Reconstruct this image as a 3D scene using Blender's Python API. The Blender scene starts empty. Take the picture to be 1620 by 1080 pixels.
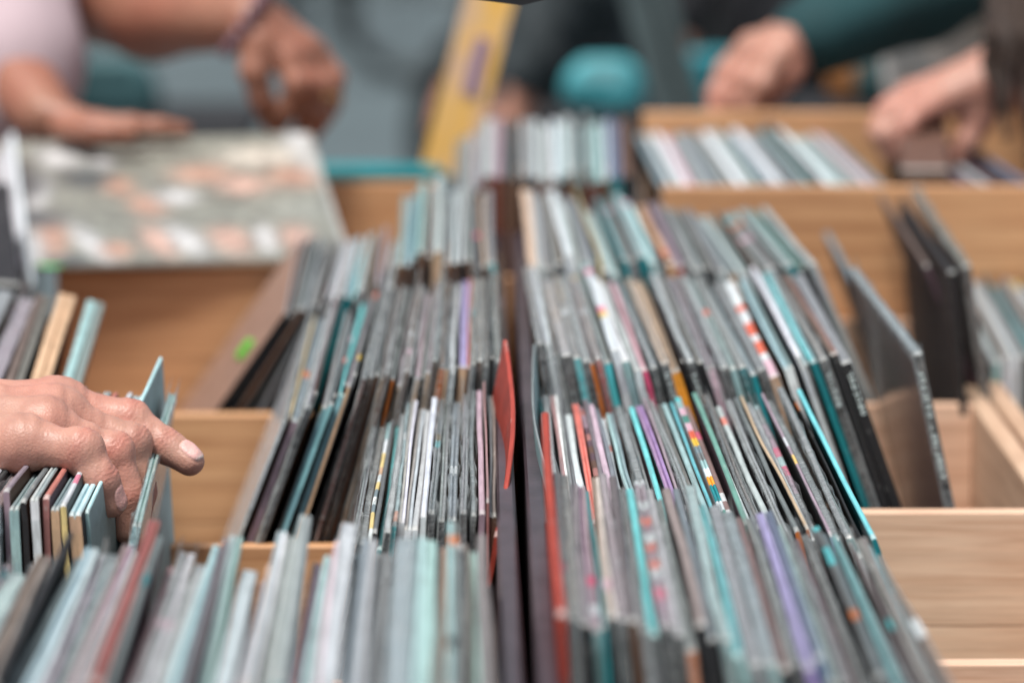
import bpy, math, random
import numpy as np
from mathutils import Vector, Matrix
random.seed(7); np.random.seed(7)
R = math.radians
scene = bpy.context.scene
COL = scene.collection
# ------------------------------------------------------------------ camera
CAMZ = 1.457; F = 6000.0; TILT = R(9.8); YAW = R(0.48)
cd = bpy.data.cameras.new('camera'); cam = bpy.data.objects.new('camera', cd); COL.objects.link(cam)
cd.sensor_width = 36; cd.lens = F / 1620 * 36; cd.clip_end = 400; cd.clip_start = 0.05
cam.location = (0, 0, CAMZ); cam.rotation_euler = (R(90) - TILT, 0, -YAW)
cd.dof.use_dof = True; cd.dof.focus_distance = 2.11; cd.dof.aperture_fstop = 4.3; cd.dof.aperture_blades = 0
scene.camera = cam
_M = cam.rotation_euler.to_matrix()
CR, CU, CF = _M @ Vector((1, 0, 0)), _M @ Vector((0, 1, 0)), _M @ Vector((0, 0, -1))
def P(u, v, Y):                      # photo point at world depth Y
    d = CF + CR * ((u - 810) / F) + CU * ((540 - v) / F)
    return Vector((0, 0, CAMZ)) + d * (Y / d.y)
def XZ(u, Y, h):                     # photo column u on the point at depth Y, h below the camera
    t = Vector((0, Y, -h)); c = t.dot(CF)
    # solve x so that the column is u
    # (t + x ex).CR / (t + x ex).CF = k
    k = (u - 810) / F
    x = (k * c - t.dot(CR)) / (CR.x - k * CF.x)
    return Vector((x, Y, CAMZ - h))
# ------------------------------------------------------------------ helpers
def hexc(r, g, b):
    f = lambda c: (c / 255) / 12.92 if c / 255 <= .04045 else ((c / 255 + .055) / 1.055) ** 2.4
    return (f(r), f(g), f(b))
def tag(o, label=None, cat=None, group=None, kind=None):
    if label: o['label'] = label
    if cat: o['category'] = cat
    if group: o['group'] = group
    if kind: o['kind'] = kind
    return o
def empty(name, loc=(0, 0, 0), rz=0):
    o = bpy.data.objects.new(name, None); COL.objects.link(o); o.location = loc; o.rotation_euler.z = rz
    o.empty_display_size = .05
    return o
def obj(name, verts, faces, mat, parent=None, cols=None, smooth=False, fmat=None):
    me = bpy.data.meshes.new(name)
    me.from_pydata([tuple(v) for v in verts], [], [tuple(f) for f in faces])
    for m in (mat if isinstance(mat, (list, tuple)) else [mat]): me.materials.append(m)
    if cols is not None:
        ca = me.color_attributes.new('Col', 'FLOAT_COLOR', 'CORNER')
        buf = []
        for p, c in zip(me.polygons, cols):
            buf.extend((c[0], c[1], c[2], 1.0) * p.loop_total)
        ca.data.foreach_set('color', buf)
    if fmat is not None: me.polygons.foreach_set('material_index', fmat)
    if smooth: me.polygons.foreach_set('use_smooth', [True] * len(me.polygons))
    o = bpy.data.objects.new(name, me); COL.objects.link(o)
    if parent: o.parent = parent
    return o
class MB:
    def __init__(s): s.v = []; s.f = []
    def box(s, lo, hi, bev=0.0, M=None):
        x0, y0, z0 = lo; x1, y1, z1 = hi; b = bev; n = len(s.v)
        if b <= 0:
            vs = [(x, y, z) for z in (z0, z1) for y in (y0, y1) for x in (x0, x1)]
            fs = [(0, 2, 3, 1), (4, 5, 7, 6), (0, 1, 5, 4), (2, 6, 7, 3), (0, 4, 6, 2), (1, 3, 7, 5)]
        else:
            vs = []; idx = {}
            def V(p):
                if p not in idx: idx[p] = len(vs); vs.append(p)
                return idx[p]
            X = (x0, x1); Y = (y0, y1); Z = (z0, z1); fs = []
            sg = (1, -1)
            def cx(i, j, k, a):          # corner ijk, vertex lying on the face normal to axis a
                p = [X[i], Y[j], Z[k]]; q = [i, j, k]
                for t in range(3):
                    if t != a: p[t] += sg[q[t]] * b
                return V(tuple(p))
            for a in range(3):
                o1, o2 = [t for t in range(3) if t != a]
                for e in (0, 1):
                    quad = []
                    for (m1, m2) in ((0, 0), (1, 0), (1, 1), (0, 1)):
                        q = [0, 0, 0]; q[a] = e; q[o1] = m1; q[o2] = m2; quad.append(cx(*q, a))
                    fs.append(tuple(quad))
            for a in range(3):           # edges along axis a
                o1, o2 = [t for t in range(3) if t != a]
                for m1 in (0, 1):
                    for m2 in (0, 1):
                        q0 = [0, 0, 0]; q0[o1] = m1; q0[o2] = m2; q1 = list(q0); q1[a] = 1
                        fs.append((cx(*q0, o1), cx(*q1, o1), cx(*q1, o2), cx(*q0, o2)))
            for i in (0, 1):
                for j in (0, 1):
                    for k in (0, 1): fs.append((cx(i, j, k, 0), cx(i, j, k, 1), cx(i, j, k, 2)))
            c = Vector(((x0 + x1) / 2, (y0 + y1) / 2, (z0 + z1) / 2)); out = []
            for f in fs:
                p = [Vector(vs[i]) for i in f]; nn = (p[1] - p[0]).cross(p[2] - p[0])
                out.append(f if nn.dot(sum(p, Vector()) / len(p) - c) > 0 else tuple(reversed(f)))
            fs = out
        if M is not None: vs = [tuple(M @ Vector(v)) for v in vs]
        s.v += vs; s.f += [tuple(i + n for i in f) for f in fs]
    def tube(s, pts, r, seg=12, closed=False):
        pts = [Vector(p) for p in pts]; n = len(s.v); m = len(pts)
        rr = r if isinstance(r, (list, tuple)) else [r] * m
        prev = None
        for i, p in enumerate(pts):
            a = pts[(i - 1) % m] if (closed or i > 0) else p
            b = pts[(i + 1) % m] if (closed or i < m - 1) else p
            t = (b - a).normalized()
            if prev is None: u = t.orthogonal().normalized()
            else: u = (prev - t * prev.dot(t)).normalized()
            prev = u; w = t.cross(u)
            for k in range(seg):
                an = 2 * math.pi * k / seg; s.v.append(tuple(p + (u * math.cos(an) + w * math.sin(an)) * rr[i]))
        for i in range(m if closed else m - 1):
            j = (i + 1) % m
            for k in range(seg):
                l = (k + 1) % seg
                s.f.append((n + i * seg + k, n + i * seg + l, n + j * seg + l, n + j * seg + k))
        if not closed:
            s.f.append(tuple(n + k for k in reversed(range(seg)))); s.f.append(tuple(n + (m - 1) * seg + k for k in range(seg)))
    def build(s, name, mat, parent=None, smooth=False): return obj(name, s.v, s.f, mat, parent, smooth=smooth)
# ------------------------------------------------------------------ materials
def mat(name):
    m = bpy.data.materials.new(name); m.use_nodes = True
    nt = m.node_tree; return m, nt, nt.nodes, nt.links, nt.nodes['Principled BSDF']
def node(N, t, **kw):
    n = N.new(t)
    for k, v in kw.items():
        if k in n.inputs: n.inputs[k].default_value = v
        else: setattr(n, k, v)
    return n
def noise(N, L, vec, scale, detail=3.0, rough=.55, stretch=(1, 1, 1), dist=0.0):
    mp = N.new('ShaderNodeMapping'); mp.inputs['Scale'].default_value = stretch; L.new(vec, mp.inputs['Vector'])
    n = N.new('ShaderNodeTexNoise'); n.inputs['Scale'].default_value = scale; n.inputs['Detail'].default_value = detail
    n.inputs['Roughness'].default_value = rough; n.inputs['Distortion'].default_value = dist
    L.new(mp.outputs['Vector'], n.inputs['Vector']); return n.outputs['Fac']
def ramp(N, L, fac, stops):
    r = N.new('ShaderNodeValToRGB'); e = r.color_ramp.elements
    e[0].position = stops[0][0]; e[0].color = (*stops[0][1], 1); e[1].position = stops[-1][0]; e[1].color = (*stops[-1][1], 1)
    for p, c in stops[1:-1]: k = e.new(p); k.color = (*c, 1)
    L.new(fac, r.inputs['Fac']); return r.outputs['Color']
def mixc(N, L, fac, a, b, mode='MIX'):
    m = N.new('ShaderNodeMix'); m.data_type = 'RGBA'; m.blend_type = mode
    if isinstance(fac, (int, float)): m.inputs[0].default_value = fac
    else: L.new(fac, m.inputs[0])
    for s, i in ((a, 6), (b, 7)):
        if isinstance(s, (tuple, list)): m.inputs[i].default_value = (*s, 1)
        else: L.new(s, m.inputs[i])
    return m.outputs[2]
def bump(N, L, B, h, strength, dist):
    b = N.new('ShaderNodeBump'); b.inputs['Strength'].default_value = strength; b.inputs['Distance'].default_value = dist
    L.new(h, b.inputs['Height']); L.new(b.outputs['Normal'], B.inputs['Normal'])
g3 = lambda a: (a, a, a)
def objco(N): 
    t = N.new('ShaderNodeTexCoord'); return t.outputs['Object']
def rnd_vec(N, L):                       # object coordinates shifted per object
    t = N.new('ShaderNodeTexCoord'); i = N.new('ShaderNodeObjectInfo')
    m = N.new('ShaderNodeVectorMath'); m.operation = 'SCALE'; c = N.new('ShaderNodeCombineXYZ')
    for k in range(3): L.new(i.outputs['Random'], c.inputs[k])
    L.new(c.outputs[0], m.inputs[0]); m.inputs['Scale'].default_value = 7.3
    a = N.new('ShaderNodeVectorMath'); a.operation = 'ADD'; L.new(t.outputs['Object'], a.inputs[0]); L.new(m.outputs[0], a.inputs[1])
    return a.outputs[0]
def sleeve_mat(name, kind):
    m, nt, N, L, B = mat(name)
    v = rnd_vec(N, L)
    at = N.new('ShaderNodeAttribute'); at.attribute_name = 'Col'; col = at.outputs['Color']
    fine = noise(N, L, v, 60, 4, .65, (6, .7, 1.2))
    col = mixc(N, L, 1.0, col, ramp(N, L, fine, [(.25, g3(.72)), (.7, g3(1.18))]), 'MULTIPLY')
    worn = noise(N, L, v, 150, 5, .75, (1, .25, 1))
    wf = ramp(N, L, worn, [(.60, g3(0)), (.72, g3(1))])
    if kind == 'card':
        k = node(N, 'ShaderNodeMath', operation='MULTIPLY'); L.new(wf, k.inputs[0]); k.inputs[1].default_value = .38
        col = mixc(N, L, k.outputs[0], col, (.52, .52, .49)); L.new(col, B.inputs['Base Color'])
        B.inputs['Roughness'].default_value = .62; bump(N, L, B, worn, .35, .0006)
    elif kind == 'gloss':
        L.new(col, B.inputs['Base Color']); B.inputs['Roughness'].default_value = .28
        bump(N, L, B, fine, .12, .0006)
    else:                                   # crinkled clear wrap over the card, glints on its creases painted pale
        cr = noise(N, L, v, 30, 6, .72, (1.6, 4.5, 4), 1.2)
        cf = ramp(N, L, cr, [(.36, g3(.0)), (.47, g3(.42)), (.54, g3(.05)), (.60, g3(.35)), (.68, g3(.95))])
        big = noise(N, L, v, 26, 3, .6, (1, 1, 1))
        bf = ramp(N, L, big, [(.3, g3(.45)), (.7, g3(1.0))])
        k = node(N, 'ShaderNodeMath', operation='MULTIPLY'); L.new(cf, k.inputs[0]); L.new(bf, k.inputs[1])
        col = mixc(N, L, k.outputs[0], col, (.60, .64, .65)); L.new(col, B.inputs['Base Color'])
        B.inputs['Roughness'].default_value = .24
        B.inputs['Coat Weight'].default_value = .6; B.inputs['Coat Roughness'].default_value = .15
        bump(N, L, B, cr, 1.0, .0025)
    return m
M_CARD, M_WRAP, M_GLOSS = sleeve_mat('worn_card', 'card'), sleeve_mat('crinkled_wrap', 'wrap'), sleeve_mat('glossy_card', 'gloss')
def film_mat():
    m, nt, N, L, B = mat('clear_film')
    v = rnd_vec(N, L)
    n = noise(N, L, v, 90, 4, .7, (1, 2.4, 1))
    B.inputs['Base Color'].default_value = (.68, .73, .74, 1); B.inputs['Roughness'].default_value = .2
    bump(N, L, B, n, .8, .001)
    tr = N.new('ShaderNodeBsdfTransparent'); mx = N.new('ShaderNodeMixShader')
    f = ramp(N, L, n, [(.35, g3(.22)), (.7, g3(.75))]); L.new(f, mx.inputs[0])
    L.new(tr.outputs[0], mx.inputs[1]); L.new(B.outputs[0], mx.inputs[2])
    L.new(mx.outputs[0], N['Material Output'].inputs['Surface']); return m
M_FILM = film_mat()
def wood_mat(name, c0, c1, c2, axis=0, rough=.55, knots=True):
    m, nt, N, L, B = mat(name)
    v = rnd_vec(N, L)
    st = [(1.0, 12, 14), (12, 1.0, 14)][axis]
    g1 = noise(N, L, v, 3.2, 3, .45, st, .25)
    g2 = noise(N, L, v, 22, 5, .6, tuple(s if s > 1 else .6 for s in st), .2)
    w = N.new('ShaderNodeTexWave'); w.wave_type = 'BANDS'; w.bands_direction = 'Z'; w.inputs['Scale'].default_value = 17
    w.inputs['Distortion'].default_value = 5.5; w.inputs['Detail'].default_value = 2.5; w.inputs['Detail Scale'].default_value = .9
    mp = N.new('ShaderNodeMapping'); mp.inputs['Scale'].default_value = (.22, 1, 1) if axis == 0 else (1, .22, 1); L.new(v, mp.inputs['Vector']); L.new(mp.outputs[0], w.inputs['Vector'])
    col = ramp(N, L, g1, [(.22, c0), (.5, c1), (.8, c2)])
    col = mixc(N, L, .22, col, ramp(N, L, w.outputs['Fac'], [(.1, tuple(x * .62 for x in c0)), (.45, c1), (.9, c2)]))
    col = mixc(N, L, .34, col, ramp(N, L, g2, [(.36, tuple(x * .66 for x in c0)), (.60, c2)]))
    if knots:
        vo = N.new('ShaderNodeTexVoronoi'); vo.inputs['Scale'].default_value = 5.5
        mp2 = N.new('ShaderNodeMapping'); mp2.inputs['Scale'].default_value = (.75, 1, 1.6) if axis == 0 else (1, .75, 1.6)
        L.new(v, mp2.inputs['Vector']); L.new(mp2.outputs[0], vo.inputs['Vector'])
        kf = ramp(N, L, vo.outputs['Distance'], [(.05, g3(.75)), (.16, g3(0))])
        col = mixc(N, L, kf, col, tuple(x * .5 for x in c0))
    L.new(col, B.inputs['Base Color']); B.inputs['Roughness'].default_value = rough
    bump(N, L, B, g2, .25, .0006); return m
M_PALE = wood_mat('pale_pine', hexc(212, 160, 128), hexc(232, 188, 158), hexc(242, 210, 184))
M_PALEY = wood_mat('pale_pine_rail', hexc(186, 146, 118), hexc(208, 172, 144), hexc(220, 192, 166), 1)
M_TAN = wood_mat('orange_pine', hexc(184, 126, 84), hexc(212, 158, 112), hexc(224, 178, 134))
M_TANY = wood_mat('orange_pine_rail', hexc(180, 126, 88), hexc(206, 154, 112), hexc(216, 170, 130), 1)
def simple(name, c, rough=.5, metal=0, var=.25, scale=20, bmp=.2, sheen=0):
    m, nt, N, L, B = mat(name); v = objco(N)
    n = noise(N, L, v, scale, 5, .6)
    L.new(ramp(N, L, n, [(.3, tuple(x * (1 - var) for x in c)), (.7, tuple(min(1, x * (1 + var)) for x in c))]), B.inputs['Base Color'])
    B.inputs['Roughness'].default_value = rough; B.inputs['Metallic'].default_value = metal
    if bmp: bump(N, L, B, n, bmp, .002)
    return m
M_PLUM = simple('plum_painted_board', (.055, .040, .050), .28, 0, .3, 40, .25)
M_TEALP = simple('teal_plastic', (.008, .22, .25), .35)
M_BLACK = simple('black_metal', (.012, .013, .015), .4)
M_RUB = simple('tyre_rubber', (.02, .022, .024), .7)
M_STEEL = simple('bare_steel', (.4, .42, .43), .3, .9, .1)
M_BFAB = simple('black_fabric', (.012, .013, .016), .85, 0, .3, 60)
# ------------------------------------------------------------------ palette
PAL = {
 'g': ((118, 122, 124), 'grey'), 'lg': ((168, 176, 178), 'light grey'), 'dg': ((70, 74, 76), 'dark grey'), 'k': ((30, 31, 34), 'black'),
 't': ((16, 128, 136), 'teal'), 'c': ((84, 190, 196), 'cyan'), 'cc': ((134, 186, 194), 'soft cyan'), 'pt': ((150, 184, 186), 'pale teal'), 'pc': ((168, 206, 210), 'pale cyan'),
 'w': ((212, 220, 224), 'white'), 'm': ((146, 126, 138), 'mauve'), 'mauve': ((160, 128, 146), 'dusty mauve'), 'pur': ((158, 116, 172), 'purple'),
 'dpur': ((92, 60, 110), 'deep purple'), 'red': ((168, 66, 52), 'red'), 'coral': ((214, 104, 80), 'coral'), 'b': ((96, 70, 56), 'brown'),
 'rb': ((110, 56, 44), 'reddish brown'), 'tan': ((196, 164, 134), 'tan'), 'kraft': ((196, 152, 112), 'kraft brown'), 'o': ((206, 116, 50), 'orange'),
 'or': ((238, 156, 46), 'bright orange'), 'y': ((222, 202, 140), 'cream yellow'), 'pk': ((212, 86, 124), 'pink'), 'lpk': ((208, 176, 190), 'pale pink'),
 'rose': ((158, 108, 104), 'dusty rose'), 'lav': ((160, 144, 196), 'lavender'), 'bl': ((96, 112, 142), 'slate blue'), 'gt': ((80, 140, 130), 'green teal'),
 'tg': ((98, 134, 136), 'grey teal'), 'og': ((112, 106, 92), 'olive grey'), 'dm': ((88, 66, 76), 'dark mauve'), 'bgr': ((118, 134, 142), 'bluish grey'),
 'bg': ((116, 100, 92), 'brown grey'), 'ye': ((224, 190, 70), 'yellow')}
def C(t): return hexc(*PAL[t][0])
GROUNDH = .735                      # crate floors, metres below the camera
ORD = ['zeroth','first','second','third','fourth','fifth','sixth','seventh','eighth','ninth','tenth','eleventh','twelfth','thirteenth','fourteenth','fifteenth','sixteenth','seventeenth','eighteenth','nineteenth','twentieth']
def ordn(i):
    if i <= 20: return ORD[i]
    return {2: 'twenty', 3: 'thirty', 4: 'forty'}[i // 10] + '-' + ORD[i % 10] if i % 10 else {3: 'thirtieth', 4: 'fortieth'}[i // 10]
def jit(c, a=.12):
    k = 1 + random.uniform(-a, a); return tuple(min(1, x * k * (1 + random.uniform(-a * .25, a * .25))) for x in c)
def record_mesh(name, t, H, Ln, sp, top, side, kind, pattern=None, plies=None, bend=0.0, wav=.0006, parent=None, plain=False):
    n = 21
    ys = [0, .0015, .006] + [Ln * (i + .5) / (n - 5) for i in range(n - 5)] + [Ln - .002, Ln]
    ys = sorted(set(ys)); m = len(ys)
    if plies is None: plies = random.choice([1, 1, 2]) if kind == '~' else (1 if t < .0035 else random.choice([1, 2, 2]))
    a, b, ph = random.uniform(.3, 1) * wav, random.uniform(.2, .7) * wav, random.uniform(0, 6.28)
    za, zp = random.uniform(.0002, .0012), random.uniform(0, 6.28)
    verts, faces, cols, fm = [], [], [], []
    edges = np.linspace(-t / 2, t / 2, plies + 1)
    e = min(.0007, t / plies * .25); g = min(.003, t / plies * .8)
    prof = [(-t / 2, 'z0'), (-t / 2, -.0012)]
    for k in range(plies):
        prof.append((edges[k] + e, -.0004)); prof.append((edges[k + 1] - e, -.0004))
        if k < plies - 1: prof.append((edges[k + 1], -g))
    prof += [(t / 2, -.0012), (t / 2, 'z0')]
    q = len(prof)
    plycol = []
    for k in range(plies):
        c = jit(top, .22)
        if not plain and random.random() < .35: o_ = C(random.choice(['lg', 'dg', 'g', 'w', 'b', 'og', 'bgr', 'k'])); c = tuple(.45 * x + .55 * y for x, y in zip(c, o_))
        plycol.append(c)
    accent = None
    if pattern is None and not plain and random.random() < .09:
        accent = [(random.uniform(0, .95), random.uniform(.03, .09), C(random.choice(['o', 'pk', 'c', 'w', 'ye', 'lpk', 't', 'coral', 'w', 'k']))) for _ in range(random.choice([1, 2, 3]))]
    for y in ys:
        s = y / Ln
        w = a * math.sin(4.5 * s + ph) + b * .35 * math.sin(13 * s + 2 * ph) + bend * math.sin(math.pi * s)
        zt = H + za * math.sin(5 * s + zp) + za * .25 * math.sin(17 * s + ph)
        if y == 0: zt -= .0012
        for x, z in prof:
            if z == 'z0': verts.append((x, y, 0))
            else: verts.append((x + w, y, zt + z))
    segcol = {}
    for i in range(m - 1):
        for j in range(q - 1):
            faces.append((i * q + j, (i + 1) * q + j, (i + 1) * q + j + 1, i * q + j + 1))
            if j == 0 or j == q - 2: c = side
            else:
                k = min(plies - 1, (j - 1) // 3); c = plycol[k]
                if pattern: 
                    c = pattern[int(ys[i] / Ln * len(pattern) * .999)]
                if accent:
                    for a0_, a1_, ac in accent:
                        if a0_ < ys[i] / Ln < a0_ + a1_: c = tuple(.25 * x + .75 * y for x, y in zip(c, ac))
                if i < 2: c = tuple(.5 * x + .5 * y_ for x, y_ in zip(c, (.55, .56, .54)))
            cols.append(c)
    # spine: bands down the front
    zl = [0, H - .16, H - .105, H - .06, H - .03, H - .012]
    base = len(verts)
    for z in zl:
        verts.append((-t / 2, -.0004, max(0, z))); verts.append((t / 2, -.0004, max(0, z)))
    for k in range(len(zl) - 1):
        faces.append((base + 2 * k, base + 2 * k + 1, base + 2 * k + 3, base + 2 * k + 2))
        cols.append(jit(sp, .1))
    fr = [base + 2 * len(zl) - 2, base + 2 * len(zl) - 1] + [j for j in range(q - 2, 0, -1)]
    faces.append(tuple(fr)); cols.append(jit(sp, .08))
    faces.append(tuple((m - 1) * q + j for j in range(q))[::-1][::-1]); cols.append(side)
    mt = {'~': M_WRAP, '^': M_GLOSS, '': M_CARD}[kind]
    # the body reads as card / wrap, the colour attribute carries sleeve colours
    o = obj(name, verts, faces, mt, parent, cols)
    return o, ys
def film(parent, t, H, Ln):
    """loose clear bag standing a little proud of the sleeve"""
    verts, faces = [], []
    n = 22
    for side in (-1, 1):
        ph = random.uniform(0, 6); hgt = random.uniform(.0015, .0055); b0 = len(verts)
        off = t / 2 + .0004
        for i in range(n + 1):
            y = -.003 + (Ln + .006) * i / n
            zz = H + hgt * (.5 + .5 * math.sin(ph + i * 1.1)) + (random.uniform(.001, .009) if i in (0, n - 1, n) else random.uniform(-.0006, .001))
            lean_ = random.uniform(-.0012, .0012)
            verts.append((side * off, y, H - .006)); verts.append((side * off * .9 + lean_, y, zz))
        for i in range(n): faces.append((b0 + 2 * i, b0 + 2 * i + 2, b0 + 2 * i + 3, b0 + 2 * i + 1))
        b1 = len(verts)
        for i in range(7):
            z = H + .001 - .11 * i / 6
            verts.append((side * off, .001, z)); verts.append((side * off * .6 + random.uniform(-.001, .001), -.0035 - random.uniform(0, .002), z + .001))
        for i in range(6): faces.append((b1 + 2 * i, b1 + 2 * i + 1, b1 + 2 * i + 3, b1 + 2 * i + 2))
    return obj('plastic_sleeve', verts, faces, M_FILM, parent)
NREC = [0]
def record(ft, bt, lean, t, sp, top, kind, label, group, H=None, side=None, pattern=None, bend=0.0, Ln=.312, text=None, wav=.0006, plies=None, dofilm=True, plain=False):
    ft, bt = Vector(ft), Vector(bt)
    d = (bt - ft).normalized(); r = d.cross(Vector((0, 0, 1))).normalized(); up = r.cross(d)
    a = R(lean); u2 = up * math.cos(a) - r * math.sin(a); r2 = r * math.cos(a) + up * math.sin(a)
    if H is None:
        H = ((ft.z - (CAMZ - GROUNDH)) / max(.3, u2.z)); H = max(.285 if H > .27 else .25, min(.345, H))
    if side is None:
        side = random.choice([C('k'), C('k'), C('dg'), C('b'), C('dm'), jit(sp)])  # weighted to dark covers, shade of the gaps deepened by colour
    o, ys = record_mesh('vinyl_record', t, H, Ln, sp, top, side, kind, pattern, bend=bend, wav=wav, plies=plies, plain=plain)
    Mx = Matrix(((r2.x, d.x, u2.x, 0), (r2.y, d.y, u2.y, 0), (r2.z, d.z, u2.z, 0), (0, 0, 0, 1)))
    Mx.translation = ft - u2 * H
    o.matrix_world = Mx
    if kind == '~' and dofilm: film(o, t, H, Ln)
    if text:
        mb = MB(); z = H - text[0]; random.seed(int(z * 1e5))
        while z > H - text[0] - text[1]:
            hgt = random.uniform(.0022, .0042)
            wv = t * random.uniform(.35, .55)
            wv = t * .46; sw = t * .12; y0_, y1_ = -.0009, -.0005; zb_, zt_ = z - hgt * .8, z
            mb.box((-wv / 2, y0_, zb_), (wv / 2, y1_, zb_ + sw)) if random.random() < .8 else None
            mb.box((-wv / 2, y0_ + .00005, zt_ - sw), (wv / 2 * random.choice([1, .2]), y1_, zt_)) if random.random() < .75 else None
            mb.box((-wv / 2, y0_ + .0001, zb_ + sw), (-wv / 2 + sw, y1_, zt_ - sw)) if random.random() < .6 else None
            mb.box((wv / 2 - sw, y0_ + .0001, zb_ + sw), (wv / 2, y1_, zt_ - sw)) if random.random() < .6 else None
            mb.box((-sw / 2, y0_ + .0001, zb_ + sw), (sw / 2, y1_, zt_ - sw)) if random.random() < .4 else None
            z -= hgt + .0008
        random.seed(int(abs(z) * 1e6) + NREC[0])
        mb.build('spine_lettering', M_LET if len(text) < 3 else text[2], o)
    tag(o, label, 'record', group); NREC[0] += 1
    return o
M_LET = simple('pale_lettering', (.72, .84, .84), .5, 0, .05, 20, 0)
def lerp_list(a, s):
    if not isinstance(a, (list, tuple)): return a
    if len(a) == 1: return a[0]
    x = s * (len(a) - 1); i = min(len(a) - 2, int(x)); f = x - i
    return a[i] * (1 - f) + a[i + 1] * f
KINDW = {'~': 'plastic-wrapped', '^': 'glossy', '': 'card'}
def parse(tok):
    w = 1.0; kind = ''
    if '*' in tok: tok, w = tok.split('*'); w = float(w)
    if tok[-1] in '~^': kind = tok[-1]; tok = tok[:-1]
    a, b = tok.split('/'); txt = a.startswith('T')
    if txt: a = a[1:]
    return a, b, kind, w, txt
PATT = {'ypat': ['w', 'y', 'y', 'bgr', 'w', 'bgr', 'y', 'w', 'tan', 'y', 'y', 'w', 'w', 'pt', 'pt', 'pt'],
        'ppat': ['gt', 'w', 't', 't', 'or', 'w', 'pt', 'g', 'bgr', 'ye', 'coral', 'lpk', 'gt', 'lpk', 'pt', 'c'],
        'mpat': ['dg', 'g', 'dg', 'g', 'g', 'm', 'mauve', 'pk', 'pt', 'pk', 'mauve', 'm', 'm', 'g', 'g', 'pt'],
        'spat': ['b', 'rose', 'b', 'dm', 'b', 'rose', 'b', 'dm', 'b', 'dm', 'rose', 'dm', 'm', 'm', 'rose', 'm'],
        'tpat': ['m', 'mauve', 'pk', 'm', 'w', 'coral', 'm', 'coral', 'w', 'm', 'coral', 'm', 'w', 'm', 'm', 'w'],
        'rpat': ['lpk', 'w', 'coral', 'w', 'coral', 'w', 'coral', 'w', 'w', 'w']}
PATN = {'ypat': ('y', 'cream patterned'), 'ppat': ('lpk', 'multicoloured patterned'), 'mpat': ('m', 'pink and teal banded'), 'spat': ('b', 'striped brown'),
        'tpat': ('m', 'mauve and coral spotted'), 'rpat': ('w', 'white and coral spotted')}
def row(name, group, anchor, toks, xf, xb, Yf, Yb, hf, hb, lean, rev=False, jh=.003, jy=.004, fill=.86, side0=None):
    P_ = [parse(t) for t in toks]; W = sum(p[3] for p in P_); acc = 0; n = len(P_)
    tot = None
    for i, (a, b, kind, w, txt) in enumerate(P_):
        s = (acc + w / 2) / W; acc += w
        yf, yb, h1, h2, ln = (lerp_list(x, s) for x in (Yf, Yb, hf, hb, lean))
        X1 = lerp_list(xf, s); X2 = lerp_list(xb, s)
        dh = random.gauss(0, jh); dy = random.gauss(0, jy)
        f = XZ(X1, yf, h1); bk = XZ(X2, yb, h2)
        fL, fR = XZ(lerp_list(xf, 0), yf, h1), XZ(lerp_list(xf, 1), yf, h1)
        bL, bR = XZ(lerp_list(xb, 0), yb, h2), XZ(lerp_list(xb, 1), yb, h2)
        span = min((fR - fL).x, (bR - bL).x) * .5 + .5 * ((fR - fL).x + (bR - bL).x) / 2
        t = span * w / W * fill * math.cos(R(ln)); t = max(.0014, min(.012, t * random.uniform(.82, 1.06)))
        dz = Vector((0, 0, -dh)); f += dz; bk += dz + Vector((0, 0, random.gauss(0, jh * .6))); d = (bk - f).normalized(); f += d * dy
        pat = None; topn = None
        if b in PATT: pat = [jit(C(k), .05) for k in PATT[b]]; tc = C(PATN[b][0]); topn = PATN[b][1]
        else: tc = C(b); topn = PAL[b][1]
        if topn != 'black': tc = tuple(.80 * x + .20 * y for x, y in zip(tc, (.40, .455, .465)))  # tops other than black lifted to grey-teal, haze put into their colour
        idx = n - i if rev else i + 1
        lab = f"{KINDW[kind]} record, {PAL[a][1]} spine, {topn} top, {ordn(idx)} from {anchor}, {name}"
        record(f, bk, ln + random.gauss(0, .6), t, C(a), tc, kind, lab, group, pattern=pat, text=(.008, random.uniform(.022, .032)) if txt else None,
               wav=.0003 + .0009 * random.random() ** 2, side=side0 if (i < 3 and side0) else None)
# ------------------------------------------------------------------ rows of records
R4 = "dg/g~ g/og~ k/m pt/mauve t/t*.5 dg/tan dg/m~ b/dm g/g~ g/c*1 k/tpat~*1.4 k/m~ o/g~ k/bg k/dg pt/pt~*1.5 pt/c*1 g/g~*1.5 pt/pt~*1.4 k/rose k/g~ lav/lav*1.1 bl/bl g/pt~ dg/dg~ k/dm*.7 dg/dg~ dg/dg*1 k/k*.7 c/c*1 dg/dg~ k/dm*.6 dg/bg~*1.2 c/c*.5 dg/bg*1.2".split()
row('nearest right row', 'records in the nearest right row', 'the rails', R4, [884, 1080, 1290, 1530], [874, 1030, 1210, 1396], [1.627, 1.627, 1.58, 1.54], [1.94, 1.94, 1.89, 1.85], [.405, .408, .418, .424], [.407, .41, .420, .427], [3, 8, 15, 22])
R3 = "t/t*.8 g/g~ k/k*.5 m/rose*.8 w/w g/g*.8 w/w*1.5 coral/coral*1.3 b/spat m/m*.8 lav/lpk bl/bl*.8 w/w*1.3 w/pt*1.5 g/g~*1.3 k/k*.6 c/c*.9 pur/pur*1.3 dpur/m*.5 g/g~*1.2 m/bg*.8 pt/pt c/c*.6 w/ppat*1.2 coral/rose*1 gt/gt*.9 w/w*.7 g/g~ g/g~*.7 w/w*1.2 g/g~*1.3 o/dg*.9 o/tan*.6 g/g~ m/mpat~*1.3 lav/m*.6 k/dg~*1.3 pt/g~*1.2 w/pt*1.0 k/k*.4 t/c*1".split()
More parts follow.
